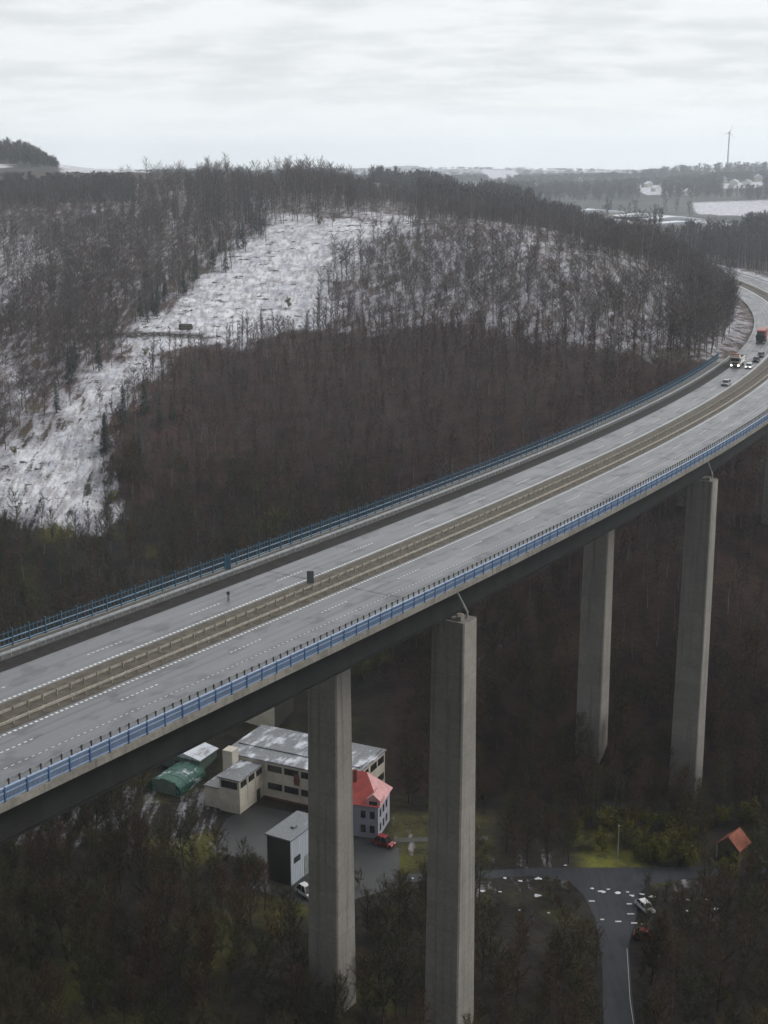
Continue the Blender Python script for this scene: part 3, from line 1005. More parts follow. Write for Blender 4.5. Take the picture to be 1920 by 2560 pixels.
def truck(label, p, rz, cab, cargo, lit, flat=False, L=9.0, W=2.5, H=3.4):
    root = thing('lorry', label, 'lorry', p, rz)
    root.scale = (1.12, 1.05, 1.18)
    a = -L / 2; b = L / 2
    m = MB(); m.bevbox(-W / 2 + .25, W / 2 - .25, a + .4, b, .55, .95, .04)
    m.build('chassis', M['post_dark'], root)
    m = MB(); m.bevbox(-W / 2, W / 2, a, a + 2.0, .75, 2.75, .10)
    m.bevbox(-W / 2 + .2, W / 2 - .2, a + .25, a + 1.9, 2.74, 3.15, .10)
    c = fix_normals(m.build('cab', cab, root))
    m = MB(); m.bevbox(-W / 2 + .12, W / 2 - .12, a - .015, a + .05, 1.7, 2.5, .03); m.build('windscreen', M['window'], root)
    m = MB(); m.bevbox(-W / 2 + .55, W / 2 - .55, a - .02, a + .05, .95, 1.5, .03)
    m.bevbox(-W / 2, W / 2, a - .05, a + .1, .42, .76, .05); m.build('grille', M['post_dark'], root)
    for sx in (-1, 1):
        m = MB(); m.bevbox(sx * (W / 2 - .34) - .22, sx * (W / 2 - .34) + .22, a - .075, a + .02, .56, .86 if lit else .74, .03); m.build('headlight', M['lamp'] if lit else M['white'], root)
        m = MB(); m.box(sx * (W / 2 + .1) - .09, sx * (W / 2 + .1) + .09, a + .1, a + .22, 1.7, 2.4); m.build('mirror', M['post_dark'], root)
        for y in (a + 1.0, b - 1.2, b - 2.4):
            wheel(root, sx * (W / 2 - .18), y, .5, .32)
    if flat:
        m = MB(); m.bevbox(-W / 2, W / 2, a + 2.2, b, .96, 1.25, .03); m.build('load_bed', M['white'], root)
        m = MB()
        for z in (1.5, 2.05):
            m.box(-W / 2, -W / 2 + .05, a + 2.25, b, z, z + .32); m.box(W / 2 - .05, W / 2, a + 2.25, b, z, z + .32)
        for y in np.linspace(a + 2.3, b - .1, 6):
            for x in (-W / 2 + .08, W / 2 - .08):
                m.box(x - .03, x + .03, y, y + .08, 1.25, 2.4)
        m.build('side_boards', M['white'], root)
        m = MB(); m.bevbox(-.95, .95, a + .4, a + .8, 3.16, 3.5, .06); m.build('light_bar', M['orange'], root)
        m = MB(); m.box(-.75, .75, a + 2.6, b - .6, 1.25, 1.75); m.build('load', M['post_dark'], root)
    else:
        m = MB(); m.bevbox(-W / 2 - .02, W / 2 + .02, a + 2.2, b, .96, H + .35, .05); m.build('cargo_box', cargo, root)
        m = MB(); m.bevbox(-W / 2 + .1, W / 2 - .1, a + .5, a + 2.0, 3.1, H + .3, .12); m.build('wind_deflector', cargo, root)
    return root


def on_road(s, off, z=.03):
    x, y, h = cl(s)
    return rp(s, off, z), h - math.pi / 2     # local -y then points back down the road, towards the camera


def at_px(px, py, z=.03):
    q = ground_at(px, py, z)
    s, o = road_coords(np.array([q[0]]), np.array([q[1]]))
    return float(s[0]), float(o[0])


s, o = at_px(1843, 921); p, h = on_road(s + 4.5, -9.3)
truck('flatbed lorry with cream cab, orange light bar and lit headlights on the far carriageway', p, h, M['truckcream'], M['white'], True, flat=True)
s2 = s
s, o = at_px(1903, 860); p, h = on_road(s + 5, -9.0)
truck('dark lorry with red roof and cargo box further back on the curve', p, h, M['cargrey'], M['truckred'], False, L=11)
p, h = on_road(s2 + 2, -5.6)
car('white car with lit headlights beside the flatbed lorry', p, h, M['carwhite'], True)
s, o = at_px(1842, 966); p, h = on_road(s + 1, -5.5)
car('silver-grey car leading the queue in front of the flatbed lorry', p, h, M['carsilver'], False)
p, h = on_road(s2 + 17, -5.6)
car('black car driving behind the white car', p, h, M['carblack'], False)
p, h = on_road(s2 + 29, -5.7)
car('small dark grey car following the black car', p, h, M['cargrey'], False)

# ------------------------------------------------------------------ valley buildings
FZ = FLOOR


class Frame:
    """local axes of a building: x along u, y along v"""
    def __init__(s, x, y, ang):
        s.loc = (x, y, FZ); s.ang = ang


def window_band(root, wall, x0, x1, y, z0, z1, panes, axis='x', outward=-1):
    """one window (frame + pane) on a wall face"""
    m = MB(); m2 = MB()
    t = .07
    e = .06 * outward
    if axis == 'x':
        m2.box(x0, x1, min(y, y + e * .6), max(y, y + e * .6), z0, z1)
        for q in np.linspace(x0, x1, panes + 1):
            m.box(q - t / 2, q + t / 2, min(y, y + e), max(y, y + e), z0, z1)
        m.box(x0 - t, x1 + t, min(y, y + e * 1.4), max(y, y + e * 1.4), z0 - .1, z0 - .002); m.box(x0 - t, x1 + t, min(y, y + e), max(y, y + e), z1 + .002, z1 + .07)
    else:
        m2.box(min(y, y + e * .6), max(y, y + e * .6), x0, x1, z0, z1)
        for q in np.linspace(x0, x1, panes + 1):
            m.box(min(y, y + e), max(y, y + e), q - t / 2, q + t / 2, z0, z1)
        m.box(min(y, y + e * 1.4), max(y, y + e * 1.4), x0 - t, x1 + t, z0 - .1, z0 - .002); m.box(min(y, y + e), max(y, y + e), x0 - t, x1 + t, z1 + .002, z1 + .07)
    w = m2.build('window', M['window'], root)
    m.build('frame', M['darkwall'], w)


# cream factory: origin = right front corner of the main block
ANG = math.atan2(-4.36, 9.0)
fac = thing('factory_building', 'cream two-storey L-shaped factory with dark window bands and snow-streaked grey roof under the bridge', 'factory', (-6.8, 261.0, FZ), ANG)
W_, D_, H_ = 31.0, 16.0, 8.4
m = MB()
m.box(-W_, 0, 0, D_, 0, H_)
m.box(-W_ + 4.6, -W_ + 9.5, -9.5, 0.02, 0, H_ - .9)               # wing to the front
m.box(-W_ + .6, -W_ + 4.6, -9.0, -1, 0, 4.6)
m.build('wall', M['cream'], fac)
m = MB()
for z in (3.9, .02):
    pass
for x in np.arange(-20.5, .2, 4.1):
    m.box(x - .16, x + .16, -.12, .0, 0, H_ - .02)
for y in (-9.5, -6.2, -3.1):
    m.box(-W_ + 9.5, -W_ + 9.6, y, y + .3, 0, H_ - .92)
m.box(-21.4, 0, -.09, 0, 0, .8)
m.build('pilasters', M['cream'], fac)
m = MB()
m.box(-W_ - .3, .3, -.35, D_ + .3, H_, H_ + .3)
m.box(-W_ + 4.3, -W_ + 9.8, -9.8, -.37, H_ - .9, H_ - .62)
m.box(-W_ + .4, -W_ + 4.28, -9.2, -.8, 4.6, 4.8)
# low saw-tooth lights on the main roof
m.prism([(-W_ + .5, H_ + .3), (-.5, H_ + .3), (-.5, H_ + .55), (-W_ + .5, H_ + .55)], 5.0, D_ - .5)
m.build('roof', M['flatroof'], fac)
m = MB(); m.box(-W_ + 1.8, -W_ + 4.2, -3.6, -1.0, 4.81, H_ + 2.4); m.build('stair_tower', M['cream'], fac)
for x in np.arange(-20.5, -.5, 4.1):
    window_band(fac, None, x + .35, x + 3.75, 0, H_ - 2.0, H_ - .75, 4)
    window_band(fac, None, x + .35, x + 3.75, 0, 2.3, 3.6, 4)
for y in (-9.0, -5.8, -2.7):
    window_band(fac, None, y + .1, y + 2.4, -W_ + 9.5, H_ - 2.6, H_ - 1.4, 3, 'y', 1)
window_band(fac, None, -W_ + 5.1, -W_ + 9.0, -9.5, H_ - 2.8, H_ - 1.4, 4)
for y in (1.0, 5.0, 9.0, 12.5):
    window_band(fac, None, y, y + 2.9, 0, H_ - 2.2, H_ - .8, 3, 'y', 1)
    window_band(fac, None, y, y + 2.9, 0, 2.2, 3.6, 3, 'y', 1)
m = MB(); m.box(-W_ + 9.5, -W_ + 9.57, -2.6, -1.2, 0, 2.6); m.build('door', M['darkwall'], fac)
m = MB(); m.prism([(-13.6, 4.4), (-12.4, 4.4), (-12.2, 5.4), (-12.4, 6.9), (-13.6, 6.9), (-13.8, 5.4)], -.16, -.005); m.build('wall_emblem', M['brick'], fac)
m = MB(); m.box(-21.3, -.2, -.17, -.1, .05, .45); m.build('plinth', M['brick'], fac)

# green covered hall
gh = thing('green_hall', 'low hall under green tarpaulin with pale sheeting left of the cream factory', 'shed', (-45.5, 276.0, FZ), ANG)
m = MB()
arc = [(-4.2 * math.cos(t), 1.4 + 2.1 * math.sin(t)) for t in np.linspace(0, math.pi, 11)]
m.prism(arc + [(4.2, .0), (-4.2, .0)][::1], -5, 5); fix_normals(m.build('tarpaulin', M['green'], gh))
m = MB()
for y in np.arange(-4.6, 5.0, 2.3):
    for i in range(len(arc) - 1):
        m.tube((arc[i][0] * 1.01, y, arc[i][1] * 1.01), (arc[i + 1][0] * 1.01, y, arc[i + 1][1] * 1.01), .07, n=5)
m.build('hoops', M['pale_green'], gh)
m = MB(); m.box(-3.0, 3.0, -5.06, -5.0, 0, 3.2); m.build('door', M['pale_green'], gh)
ph = thing('storage_shed', 'pale sheeted shed with snowy roof behind the green hall', 'shed', (-44.0, 285.0, FZ), ANG)
m = MB(); m.box(-5, 5, -3.5, 3.5, 0, 4.2); m.build('wall', M['pale_green'], ph)
m = MB(); m.prism([(-5.4, 4.1), (5.4, 4.1), (5.4, 4.3), (0, 5.4), (-5.4, 4.3)], -3.8, 3.8); fix_normals(m.build('roof', M['snowroof'], ph))
m = MB(); m.box(-1.5, 1.5, -3.55, -3.5, 0, 3); m.build('door', M['darkwall'], ph)

# building behind the factory
bb = thing('white_building', 'white-walled building with dark side wall and snowy roof behind the cream factory', 'building', (-25.6, 297.0, FZ + 4.2), ANG)
m = MB(); m.box(-15, 0, 0, 9, -3, 9.6); m.build('wall', M['cream'], bb)
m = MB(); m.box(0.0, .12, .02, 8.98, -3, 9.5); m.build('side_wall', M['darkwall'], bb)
m = MB(); m.prism([(-15.4, 9.6), (.5, 9.6), (.5, 9.9), (-7.4, 10.6), (-15.4, 9.9)], -.4, 9.4); fix_normals(m.build('roof', M['snowroof'], bb))
for x in (-13, -9, -5):
    window_band(bb, None, x, x + 1.6, 0, 4.8, 6.4, 2)

# red-roofed house
hs = thing('house', 'lavender house with red hipped roof to the right of the far pier', 'house', (-1.2, 251.0, FZ), R(-16))
m = MB(); m.box(-11, 0, 0, 8.6, 0, 7.2); m.build('wall', M['lavender'], hs)
m = MB()
e = .55
x0, x1, y0, y1, z0, zr = -11 - e, e, -e, 8.6 + e, 7.2, 12.4
V = [(x0, y0, z0), (x1, y0, z0), (x1, y1, z0), (x0, y1, z0), (x0 + 4.4, 4.3, zr), (x1 - 4.2, 4.3, zr)]
m._add(V, [(0, 1, 5, 4), (2, 3, 4, 5), (3, 0, 4), (3, 2, 1, 0)], 0)
m._add([V[1], V[2], V[5]], [(0, 1, 2)], 1)
m.build('roof', [M['redroof'], M['pinkroof']], hs)
m = MB()
m.prism([(-2.4, 7.35), (.5, 7.35), (.5, 8.5), (-.95, 9.8), (-2.4, 8.5)], -.25, 3.0)
m.box(-2.2, .3, -.29, -.25, 7.45, 8.3)
fix_normals(m.build('dormer', M['pinkroof'], hs))
m = MB(); m.box(-1.8, -.1, -.33, -.29, 7.5, 8.3); m.build('dormer_window', M['window'], hs)
for z in (1.3, 4.4):
    for x in (-8.9, -6.3, -3.6, -1.7):
        window_band(hs, None, x, x + .95, 0, z, z + 1.4, 1)
    for y in (1.2, 3.4, 5.6):
        window_band(hs, None, y, y + .95, 0, z, z + 1.4, 1, 'y', 1)
m = MB(); m.box(-6.0, -5.3, 2.6, 3.3, 10.0, 13.2); m.build('chimney', M['brick'], hs)

# pale blue sheeted shed near the pier
sh = thing('workshop', 'tall flat-roofed workshop with pale ribbed sheet wall partly behind the far pier', 'workshop', (-17.6, 232.3, FZ), math.atan2(-.5, .86))
m = MB(); m.box(-5.3, 0, 0, 10.5, 0, 9.3); m.build('wall', M['darkwall'], sh)
m = MB()
m.box(0, .05, .05, 10.4, 0, 9.2)
for y in np.arange(.3, 10.3, .6):
    m.box(.05, .11, y, y + .25, 0, 9.18)
m.build('sheet_wall', M['bluewall'], sh)
m = MB(); m.box(-5.6, .35, -.3, 10.8, 9.3, 9.6); m.bevbox(-2.6, -1.8, 4, 5.2, 9.6, 10.0, .05); m.build('roof', M['slate'], sh)
m = MB(); m.box(.111, .16, 4.5, 7.2, 0, 4.2); m.build('gate', M['galv'], sh)
m = MB(); m.box(.112, .16, 1.0, 3.2, 4.2, 5.4); m.build('window', M['window'], sh)

# small house with orange roof
gl = thing('cottage', 'small cottage with orange roof and olive gable among bushes at the right edge', 'cottage', (68.8, 244.0, FZ), R(-40))
gl.scale = (.74, .74, .8)
m = MB(); m.box(-3, 3, -3, 3, 0, 3.6); m.prism([(-3, 3.6), (3, 3.6), (0, 6.2)], -2.99, 2.99); fix_normals(m.build('wall', M['olive_wall'], gl))
m = MB()
for sx in (-1, 1):
    m.hexa([(0, -3.5, 6.3), (sx * 3.5, -3.5, 3.3), (sx * 3.5, 3.5, 3.3), (0, 3.5, 6.3), (0, -3.5, 6.5), (sx * 3.5, -3.5, 3.5), (sx * 3.5, 3.5, 3.5), (0, 3.5, 6.5)])
fix_normals(m.build('roof', M['orangeroof'], gl))
m = MB(); m.box(-3.12, -3.0, -3.3, -2.7, .0, 3.5); m.box(-3.12, -3.0, 2.4, 3.0, 0, 3.3); m.build('white_trim', M['white'], gl)
window_band(gl, None, -.7, .7, -3, 1.2, 2.5, 2)

# yard, valley road, garden path
def flat_poly(name, mat, pts, z, uvs=True):
    o = new_obj(name, [(x, y, z) for x, y in pts], [tuple(range(len(pts)))], mat)
    ul = o.data.uv_layers.new(name='UVMap')
    for lp, u in zip(o.data.loops, ul.data):
        c = o.data.vertices[lp.vertex_index].co
        u.uv = (c.x, c.y)
    return structure(o)


flat_poly('yard', M['yard'], [(-34, 246), (-22, 240), (-26, 232), (-12, 224), (3, 232), (3, 247), (-8, 258), (-27, 266), (-33, 260)], FZ + .05)
flat_poly('garden_path', M['slab'], [(2, 249.5), (21, 250.5), (21, 252.2), (2, 251.4)], FZ + .06)
flat_poly('garden_path', M['slab'], [(9, 252), (10.5, 252), (14, 262), (12.5, 262)], FZ + .064)
vr = [(34.2, 184), (39.4, 184), (40.5, 196), (42.7, 212), (45.9, 222), (47.4, 229), (50, 232.6), (58, 235), (84, 238.5), (84, 241.6), (56, 239.4), (30, 239.2), (2, 236.4), (2, 233.4), (28, 236), (35, 234.4), (37.2, 229), (38.2, 220), (37.2, 206), (35.4, 194)]
flat_poly('valley_road', M['lane'], vr, FZ + .07)
V = []; F = []
el = [(39.0, 184), (40.1, 196), (42.2, 211)]
for i in range(2):
    (ax, ay), (bx, by) = el[i], el[i + 1]
    b = len(V)
    V += [(ax, ay, FZ + .08), (ax + .08, ay, FZ + .08), (bx + .08, by, FZ + .08), (bx, by, FZ + .08)]; F.append((b, b + 1, b + 2, b + 3))
for px, py, w in ((1506, 2301, 1.0), (1546, 2306, 1.6), (1586, 2310, 1.6), (1577, 2287, 1.8), (1480, 2255, 1.6), (1574, 2262, 1.4), (1610, 2312, 1.4)):
    q = ground_at(px, py, FZ)
    b = len(V)
    w *= .7
    V += [(q[0] - w / 2, q[1], FZ + .085), (q[0] + w / 2, q[1], FZ + .085), (q[0] + w / 2, q[1] + .4, FZ + .085), (q[0] - w / 2, q[1] + .4, FZ + .085)]
    F.append((b, b + 1, b + 2, b + 3))
structure(new_obj('valley_road_marking', V, F, M['paint']))
# ragged snow left along the verges of the junction
V = []; F = []
for px, py, w in ((1480, 2222, 2.0), (1504, 2229, 3.4), (1520, 2224, 2.2), (1545, 2233, 3.2), (1568, 2231, 1.6), (1580, 2240, 2.4), (1604, 2236, 2.2), (1630, 2242, 3.4), (1300, 2203, 2.6), (1345, 2197, 3.4),
                  (1262, 2196, 2.6), (1345, 2240, 3.8), (1205, 2228, 2.6), (1250, 2230, 1.8), (1030, 2196, 1.8), (1052, 2200, 1.6), (1300, 2276, 1.4), (1372, 2283, 1.6), (1770, 2250, 2.2), (1720, 2250, 1.6), (1790, 2272, 2.8), (1720, 2278, 2.4), (1414, 2164, 1.8)):
    q = ground_at(px, py, FZ)
    b = len(V); n = 9
    V.append((q[0], q[1], FZ + .2))
    w *= .46
    for i in range(n):
        a = 2 * math.pi * i / n; r = w / 2 * random.uniform(.45, 1.15)
        V.append((q[0] + math.cos(a) * r, q[1] + math.sin(a) * r * .75, FZ + .075))
    for i in range(n):
        F.append((b, b + 1 + i, b + 1 + (i + 1) % n))
structure(new_obj('snow_patches', V, F, M['snow'], smooth=True), 'stuff')

# parked cars in the valley
def parked(label, px, py, rz, paint, L=4.4, H=1.5, W=1.8):
    q = ground_at(px, py, FZ + .08)
    car(label, q, rz, paint, False, L=L, W=W, H=H, group=None)


parked('red car at the right edge of the valley road below the junction', 1613, 2345, R(75), M['carred'], 4.0, 1.6, 1.9)
parked('white car parked at the junction right of the valley road', 1612, 2272, R(20), M['carwhite'])
parked('red van parked beside the lavender house', 960, 2112, R(60), M['carred'], 4.4, 2.0, 1.9)
parked('white van parked in front of the pale blue workshop by the far pier', 764, 2236, R(40), M['carwhite'], 4.2, 2.0)

# street lamp and a white mast in the valley
def lamp(label, px, py, h):
    q = ground_at(px, py, FZ)
    r_ = thing('street_lamp', label, 'street lamp', q)
    m = MB(); m.tube((0, 0, 0), (0, 0, h), .13, .08, n=8); m.build('pole', M['galv'], r_)
    m = MB(); m.bevbox(-.16, .16, -.16, .16, h, h + .3, .05); m.build('lamp_head', M['galv'], r_)


lamp('thin pale street lamp standing beside the yellow-green meadow', 1543, 2160, 8.0)

# ------------------------------------------------------------------ far country: warehouses, houses, wind turbine
k = 0
for px, py, Y, w, dpt, h, rz in ((1330, 528, 1500, 60, 30, 9, 6), (1270, 518, 1700, 45, 25, 8, -4), (1395, 538, 1420, 38, 24, 8, 10), (1480, 545, 1380, 70, 34, 10, 4), (1545, 540, 1450, 42, 26, 8, -6),
                                 (1605, 552, 1330, 55, 30, 9, 3), (1680, 556, 1300, 60, 34, 10, 2), (1745, 566, 1260, 64, 28, 9, 5), (1820, 572, 1240, 50, 30, 9, 0), (1700, 585, 1180, 70, 26, 8, 3), (1790, 590, 1180, 46, 24, 8, -3)):
    w *= .9
    q = at(px, py, Y)
    zb = float(gz(q[0], q[1])) - 1
    lab = ['long', 'low', 'small', 'large', 'short', 'wide', 'broad', 'grey-walled', 'plain', 'nearest long', 'nearest short'][k]
    where = ['left of the group beyond the hill', 'farthest left beyond the wooded shoulder', 'just above the wooded skyline', 'in the middle of the industrial group', 'behind the middle of the group', 'beside the pale field',
             'below the pale field at right', 'near the right edge beyond the road', 'farthest right near the frame edge', 'lowest of the group just behind the wood', 'lowest at right just behind the wood'][k]
    t_ = thing('warehouse', f'{lab} snow-roofed warehouse {where}', 'warehouse', (q[0], q[1], zb), R(rz), 'warehouses beyond the hill')
    m = MB(); h *= .62
    m.box(-w / 2, w / 2, -dpt / 2, dpt / 2, 0, h); m.build('wall', M['grey_panel'] if k % 3 else M['cream'], t_)
    m = MB(); m.prism([(-w / 2 - 1, h), (w / 2 + 1, h), (w / 2 + 1, h + .6), (0, h + 3.2), (-w / 2 - 1, h + .6)], -dpt / 2 - 1, dpt / 2 + 1); fix_normals(m.build('roof', M['snow'], t_))
    k += 1
hp = [(1560, 462, 2600), (1590, 466, 2500), (1622, 460, 2600), (1660, 470, 2450), (1700, 463, 2550), (1740, 472, 2400), (1775, 466, 2500), (1805, 460, 2600), (1835, 468, 2450),
      (1868, 470, 2400), (1895, 462, 2550), (1640, 482, 2300), (1690, 484, 2250), (1720, 490, 2150), (1400, 458, 2900), (1450, 452, 3100), (1335, 455, 3000), (1250, 458, 2900), (1780, 448, 3000), (1860, 446, 3000)]
for i, (px, py, Y) in enumerate(hp):
    q = at(px, py, Y); zb = float(gz(q[0], q[1])) - 1
    t_ = thing('house', 'tiny pale house with snowy roof on the distant wooded hillside at right', 'house', (q[0], q[1], zb), R(random.uniform(-40, 40)), 'far houses on the hillside')
    w = random.uniform(6, 9); h = random.uniform(6, 8)
    m = MB(); m.box(-w, w, -5, 5, 0, h); m.build('wall', M['white'] if i % 2 else M['cream'], t_)
    m = MB(); m.prism([(-w - .6, h), (w + .6, h), (w + .6, h + .3), (0, h + 5), (-w - .6, h + .3)], -5.6, 5.6); fix_normals(m.build('roof', M['snow'], t_))

q = at(1818, 428, 3400); zb = float(gz(q[0], q[1]))
wt = thing('wind_turbine', 'lone pale wind turbine on the horizon at right', 'wind turbine', (q[0], q[1], zb))
hub = CH + 92 - zb
m = MB(); m.tube((0, 0, 0), (0, 0, hub), 2.4, 1.5, n=12); m.build('tower', M['turbine'], wt, smooth=False)
m = MB(); m.bevbox(-2.2, 2.2, -3.5, 7, hub - 2, hub + 2.4, .6); m.tube((0, -5.2, hub), (0, -3.4, hub), 1.2, 2.0, n=10); m.build('nacelle', M['turbine'], wt)
for a in (74, 194, 314):
    dx, dz = math.cos(R(a)), math.sin(R(a))
    m = MB()
    V = []
    for tt, w in ((0, 1.3), (.2, 1.9), (.6, 1.2), (1.0, .3)):
        w *= .42
        c = Vector((dx * 22 * tt, -4.6, hub + dz * 22 * tt)); n = Vector((-dz, 0, dx))
        V += [c - n * w, c - n * w * .2 + Vector((0, -.5, 0)), c + n * w, c + Vector((0, .4, 0))]
    Fq = []
    for i in range(3):
        for j in range(4):
            Fq.append((i * 4 + j, i * 4 + (j + 1) % 4, (i + 1) * 4 + (j + 1) % 4, (i + 1) * 4 + j))
    m._add(V, Fq + [(0, 1, 2, 3), (15, 14, 13, 12)])
    fix_normals(m.build('blade', M['turbine'], wt))


# ------------------------------------------------------------------ trees
def tube_raw(V, F, pts, rad, n):
    b = len(V)
    for i, p in enumerate(pts):
        d = (pts[min(i + 1, len(pts) - 1)] - pts[max(i - 1, 0)])
        d = d / (np.linalg.norm(d) + 1e-9)
        a = np.cross(d, (0.31, .95, .05)); a /= np.linalg.norm(a) + 1e-9
        c = np.cross(d, a)
        for k in range(n):
            w = 2 * math.pi * k / n
            V.append(p + rad[i] * (a * math.cos(w) + c * math.sin(w)))
    for i in range(len(pts) - 1):
        for k in range(n):
            F.append((b + i * n + k, b + i * n + (k + 1) % n, b + (i + 1) * n + (k + 1) % n, b + (i + 1) * n + k))


def unit(v):
    return v / (np.linalg.norm(v) + 1e-9)


def gen_bare(seed, H, c0, RR, limbs, twigs, tw, r0, shape='oval', leaf=0, stems=1, lift=1.0):
    g = np.random.default_rng(seed)
    TV, TF, CV, CF = [], [], [], []
    for st in range(stems):
        lean = g.normal(0, .02 if stems == 1 else .28, 2)
        n = 7
        hh = H * (1 if st == 0 else g.uniform(.7, 1))
        pts = [np.array([lean[0] * z + .012 * H * math.sin(z * .6 + seed), lean[1] * z + .012 * H * math.cos(z * .5 + seed), z]) for z in np.linspace(-.4, hh * .93, n)]
        rad = [r0 * (1 - .9 * i / (n - 1)) + .012 for i in range(n)]
        tube_raw(TV, TF, pts, rad, 5)
        P = np.array(pts)
        nl = max(3, limbs // stems)
        for i in range(nl):
            t = c0 + (1 - c0) * (i + g.uniform(0, .9)) / nl * .96
            z = t * hh * .93
            base = np.array([np.interp(z, P[:, 2], P[:, 0]), np.interp(z, P[:, 2], P[:, 1]), z])
            q = (t - c0) / (1 - c0)
            prof = {'oval': .45 + .75 * math.sin(math.pi * min(.98, q * .85 + .12)), 'top': .5 + .6 * q * (1.25 - q) * 2, 'slim': .6 + .5 * (1 - q)}[shape]
            L = RR * prof * g.uniform(.7, 1.2)
            az = i * 2.4 + g.uniform(-.5, .5)
            el = (g.uniform(.35, .95) + .35 * q) * lift
            d = np.array([math.cos(az) * math.cos(el), math.sin(az) * math.cos(el), math.sin(el)])
            bend = unit(d + np.array([0, 0, .5 * lift]))
            lp = [base, base + d * L * .5, base + d * L * .5 + bend * L * .55]
            lr = max(.03, r0 * .42 * (1 - .6 * q))
            tube_raw(CV, CF, lp, [lr, lr * .55, .012], 3)
            for k in range(twigs):
                u = g.uniform(.15, 1.0)
                o = lp[0] + (lp[1] - lp[0]) * min(1, u * 2) + (lp[2] - lp[1]) * max(0, u * 2 - 1)
                dd = unit(bend * .7 + g.normal(0, .75, 3) + np.array([0, 0, .35]))
                ln = RR * g.uniform(.16, .5) * (1.15 - .4 * u)
                side = unit(np.cross(dd, g.normal(0, 1, 3))) * tw * g.uniform(.5, 1.2)
                b = len(CV)
                mid = o + dd * ln * .55 + g.normal(0, .06, 3) * ln
                CV += [o - side * .5, o + side * .5, mid + side * .42, o + dd * ln + g.normal(0, .1, 3) * ln, mid - side * .42]
                CF += [(b, b + 1, b + 2, b + 4), (b + 4, b + 2, b + 3)]
                if leaf and g.random() < leaf:
                    for _ in range(2):
                        c = o + dd * ln * g.uniform(.4, 1.1)
                        a1 = unit(g.normal(0, 1, 3)) * tw * 1.7; a2 = unit(g.normal(0, 1, 3)) * tw * 1.3
                        b = len(CV)
                        CV += [c - a1, c + a2, c + a1, c - a2]; CF.append((b, b + 1, b + 2, b + 3))
    return (TV, TF), (CV, CF)


def gen_spruce(seed, H, RR, n, tw):
    g = np.random.default_rng(seed)
    TV, TF, CV, CF = [], [], [], []
    tube_raw(TV, TF, [np.array([0, 0, z]) for z in np.linspace(-.4, H * .97, 6)], [.22 * (1 - i / 5.2) for i in range(6)], 5)
    for i in range(n):
        q = (i / n) ** .85
        z = H * (.1 + .9 * q)
        r = RR * (1 - q) * g.uniform(.65, 1.12) + .15
        az = g.uniform(0, 2 * math.pi)
        d = np.array([math.cos(az), math.sin(az), 0])
        s = np.array([-d[1], d[0], 0])
        o = np.array([0, 0, z])
        dr = -.28 * r
        b = len(CV)
        w = tw * (1.2 - .6 * q)
        CV += [o, o + d * r * .5 + s * w + np.array([0, 0, dr * .3]), o + d * r + np.array([0, 0, dr]), o + d * r * .5 - s * w + np.array([0, 0, dr * .3])]
        CF += [(b, b + 1, b + 2, b + 3)]
        for _ in range(2):
            u = g.uniform(.3, 1)
            c = o + d * r * u + np.array([0, 0, dr * u]); b = len(CV)
            e = unit(d * .5 + s * g.choice([-1, 1]) * .6 + np.array([0, 0, g.uniform(-.9, -.2)])) * w * 2
            CV += [c, c + e + s * .12, c + e * 1.3, c + e - s * .12 - d * .1]; CF.append((b, b + 1, b + 2, b + 3))
    return (TV, TF), (CV, CF)


def mesh_of(name, parts):
    V = []; F = []; MI = []; mats = []
    for (v, f), m in parts:
        b = len(V)
        V += [tuple(p) for p in v]; F += [tuple(i + b for i in q) for q in f]; MI += [len(mats)] * len(f); mats.append(m)
    me = bpy.data.meshes.new(name)
    me.from_pydata(V, [], F)
    for m in mats:
        me.materials.append(m)
    me.polygons.foreach_set('material_index', np.array(MI, np.int32))
    me.update()
    return me


# kinds: name -> list of (trunk mesh, crown mesh, whole mesh)
KIND = {}


def add_kind(key, gens, bark, crown):
    KIND[key] = []
    for i, (t, c) in enumerate(gens):
        KIND[key].append((mesh_of('trunk', [(t, bark)]), mesh_of('crown', [(c, crown)]), mesh_of('tree', [(t, bark), (c, crown)]), 0))


add_kind('valley', [gen_bare(10 + i, 13.5, .2, 3.3, 26, 42, .06, .17, 'oval') for i in range(4)], M['bark_valley'], M['twig_olive'])
add_kind('broad', [gen_bare(20 + i, 17, .32, 4.2, 24, 30, .07, .2, 'oval', lift=.72) for i in range(4)], M['bark'], M['twig'])
add_kind('tall', [gen_bare(30 + i, 21, .54, 3.6, 18, 30, .075, .25, 'top', lift=.75) for i in range(4)], M['barkpale'], M['twig'])
add_kind('slim', [gen_bare(40 + i, 13.5, .34, 1.6, 16, 24, .06, .15, 'slim', leaf=.2) for i in range(4)], M['barkbrown'], M['twig_brown'])
add_kind('spruce', [gen_spruce(50 + i, 14, 2.6, 230, .3) for i in range(2)], M['bark'], M['needle'])
add_kind('bush', [gen_bare(60 + i, 4.2, .1, 1.9, 24, 26, .10, .06, 'oval', leaf=.8, stems=5) for i in range(3)], M['bark'], M['bush'])
add_kind('scrub', [gen_bare(80 + i, 4.8, .08, 1.9, 24, 24, .075, .05, 'oval', stems=5) for i in range(3)], M['bark'], M['scrub'])
add_kind('far', [gen_bare(70 + i, 17, .18, 5.0, 16, 14, .5, .25, 'oval') for i in range(3)], M['canopy'], M['canopy'])

# --- where they stand
pts = []          # (x, y, kind, scale)


def jitter_grid(x0, x1, y0, y1, st):
    xs = np.arange(x0, x1, st); ys = np.arange(y0, y1, st)
    A, B = np.meshgrid(xs, ys)
    return (A + rng.uniform(-.5, .5, A.shape) * st).ravel(), (B + rng.uniform(-.5, .5, B.shape) * st).ravel()


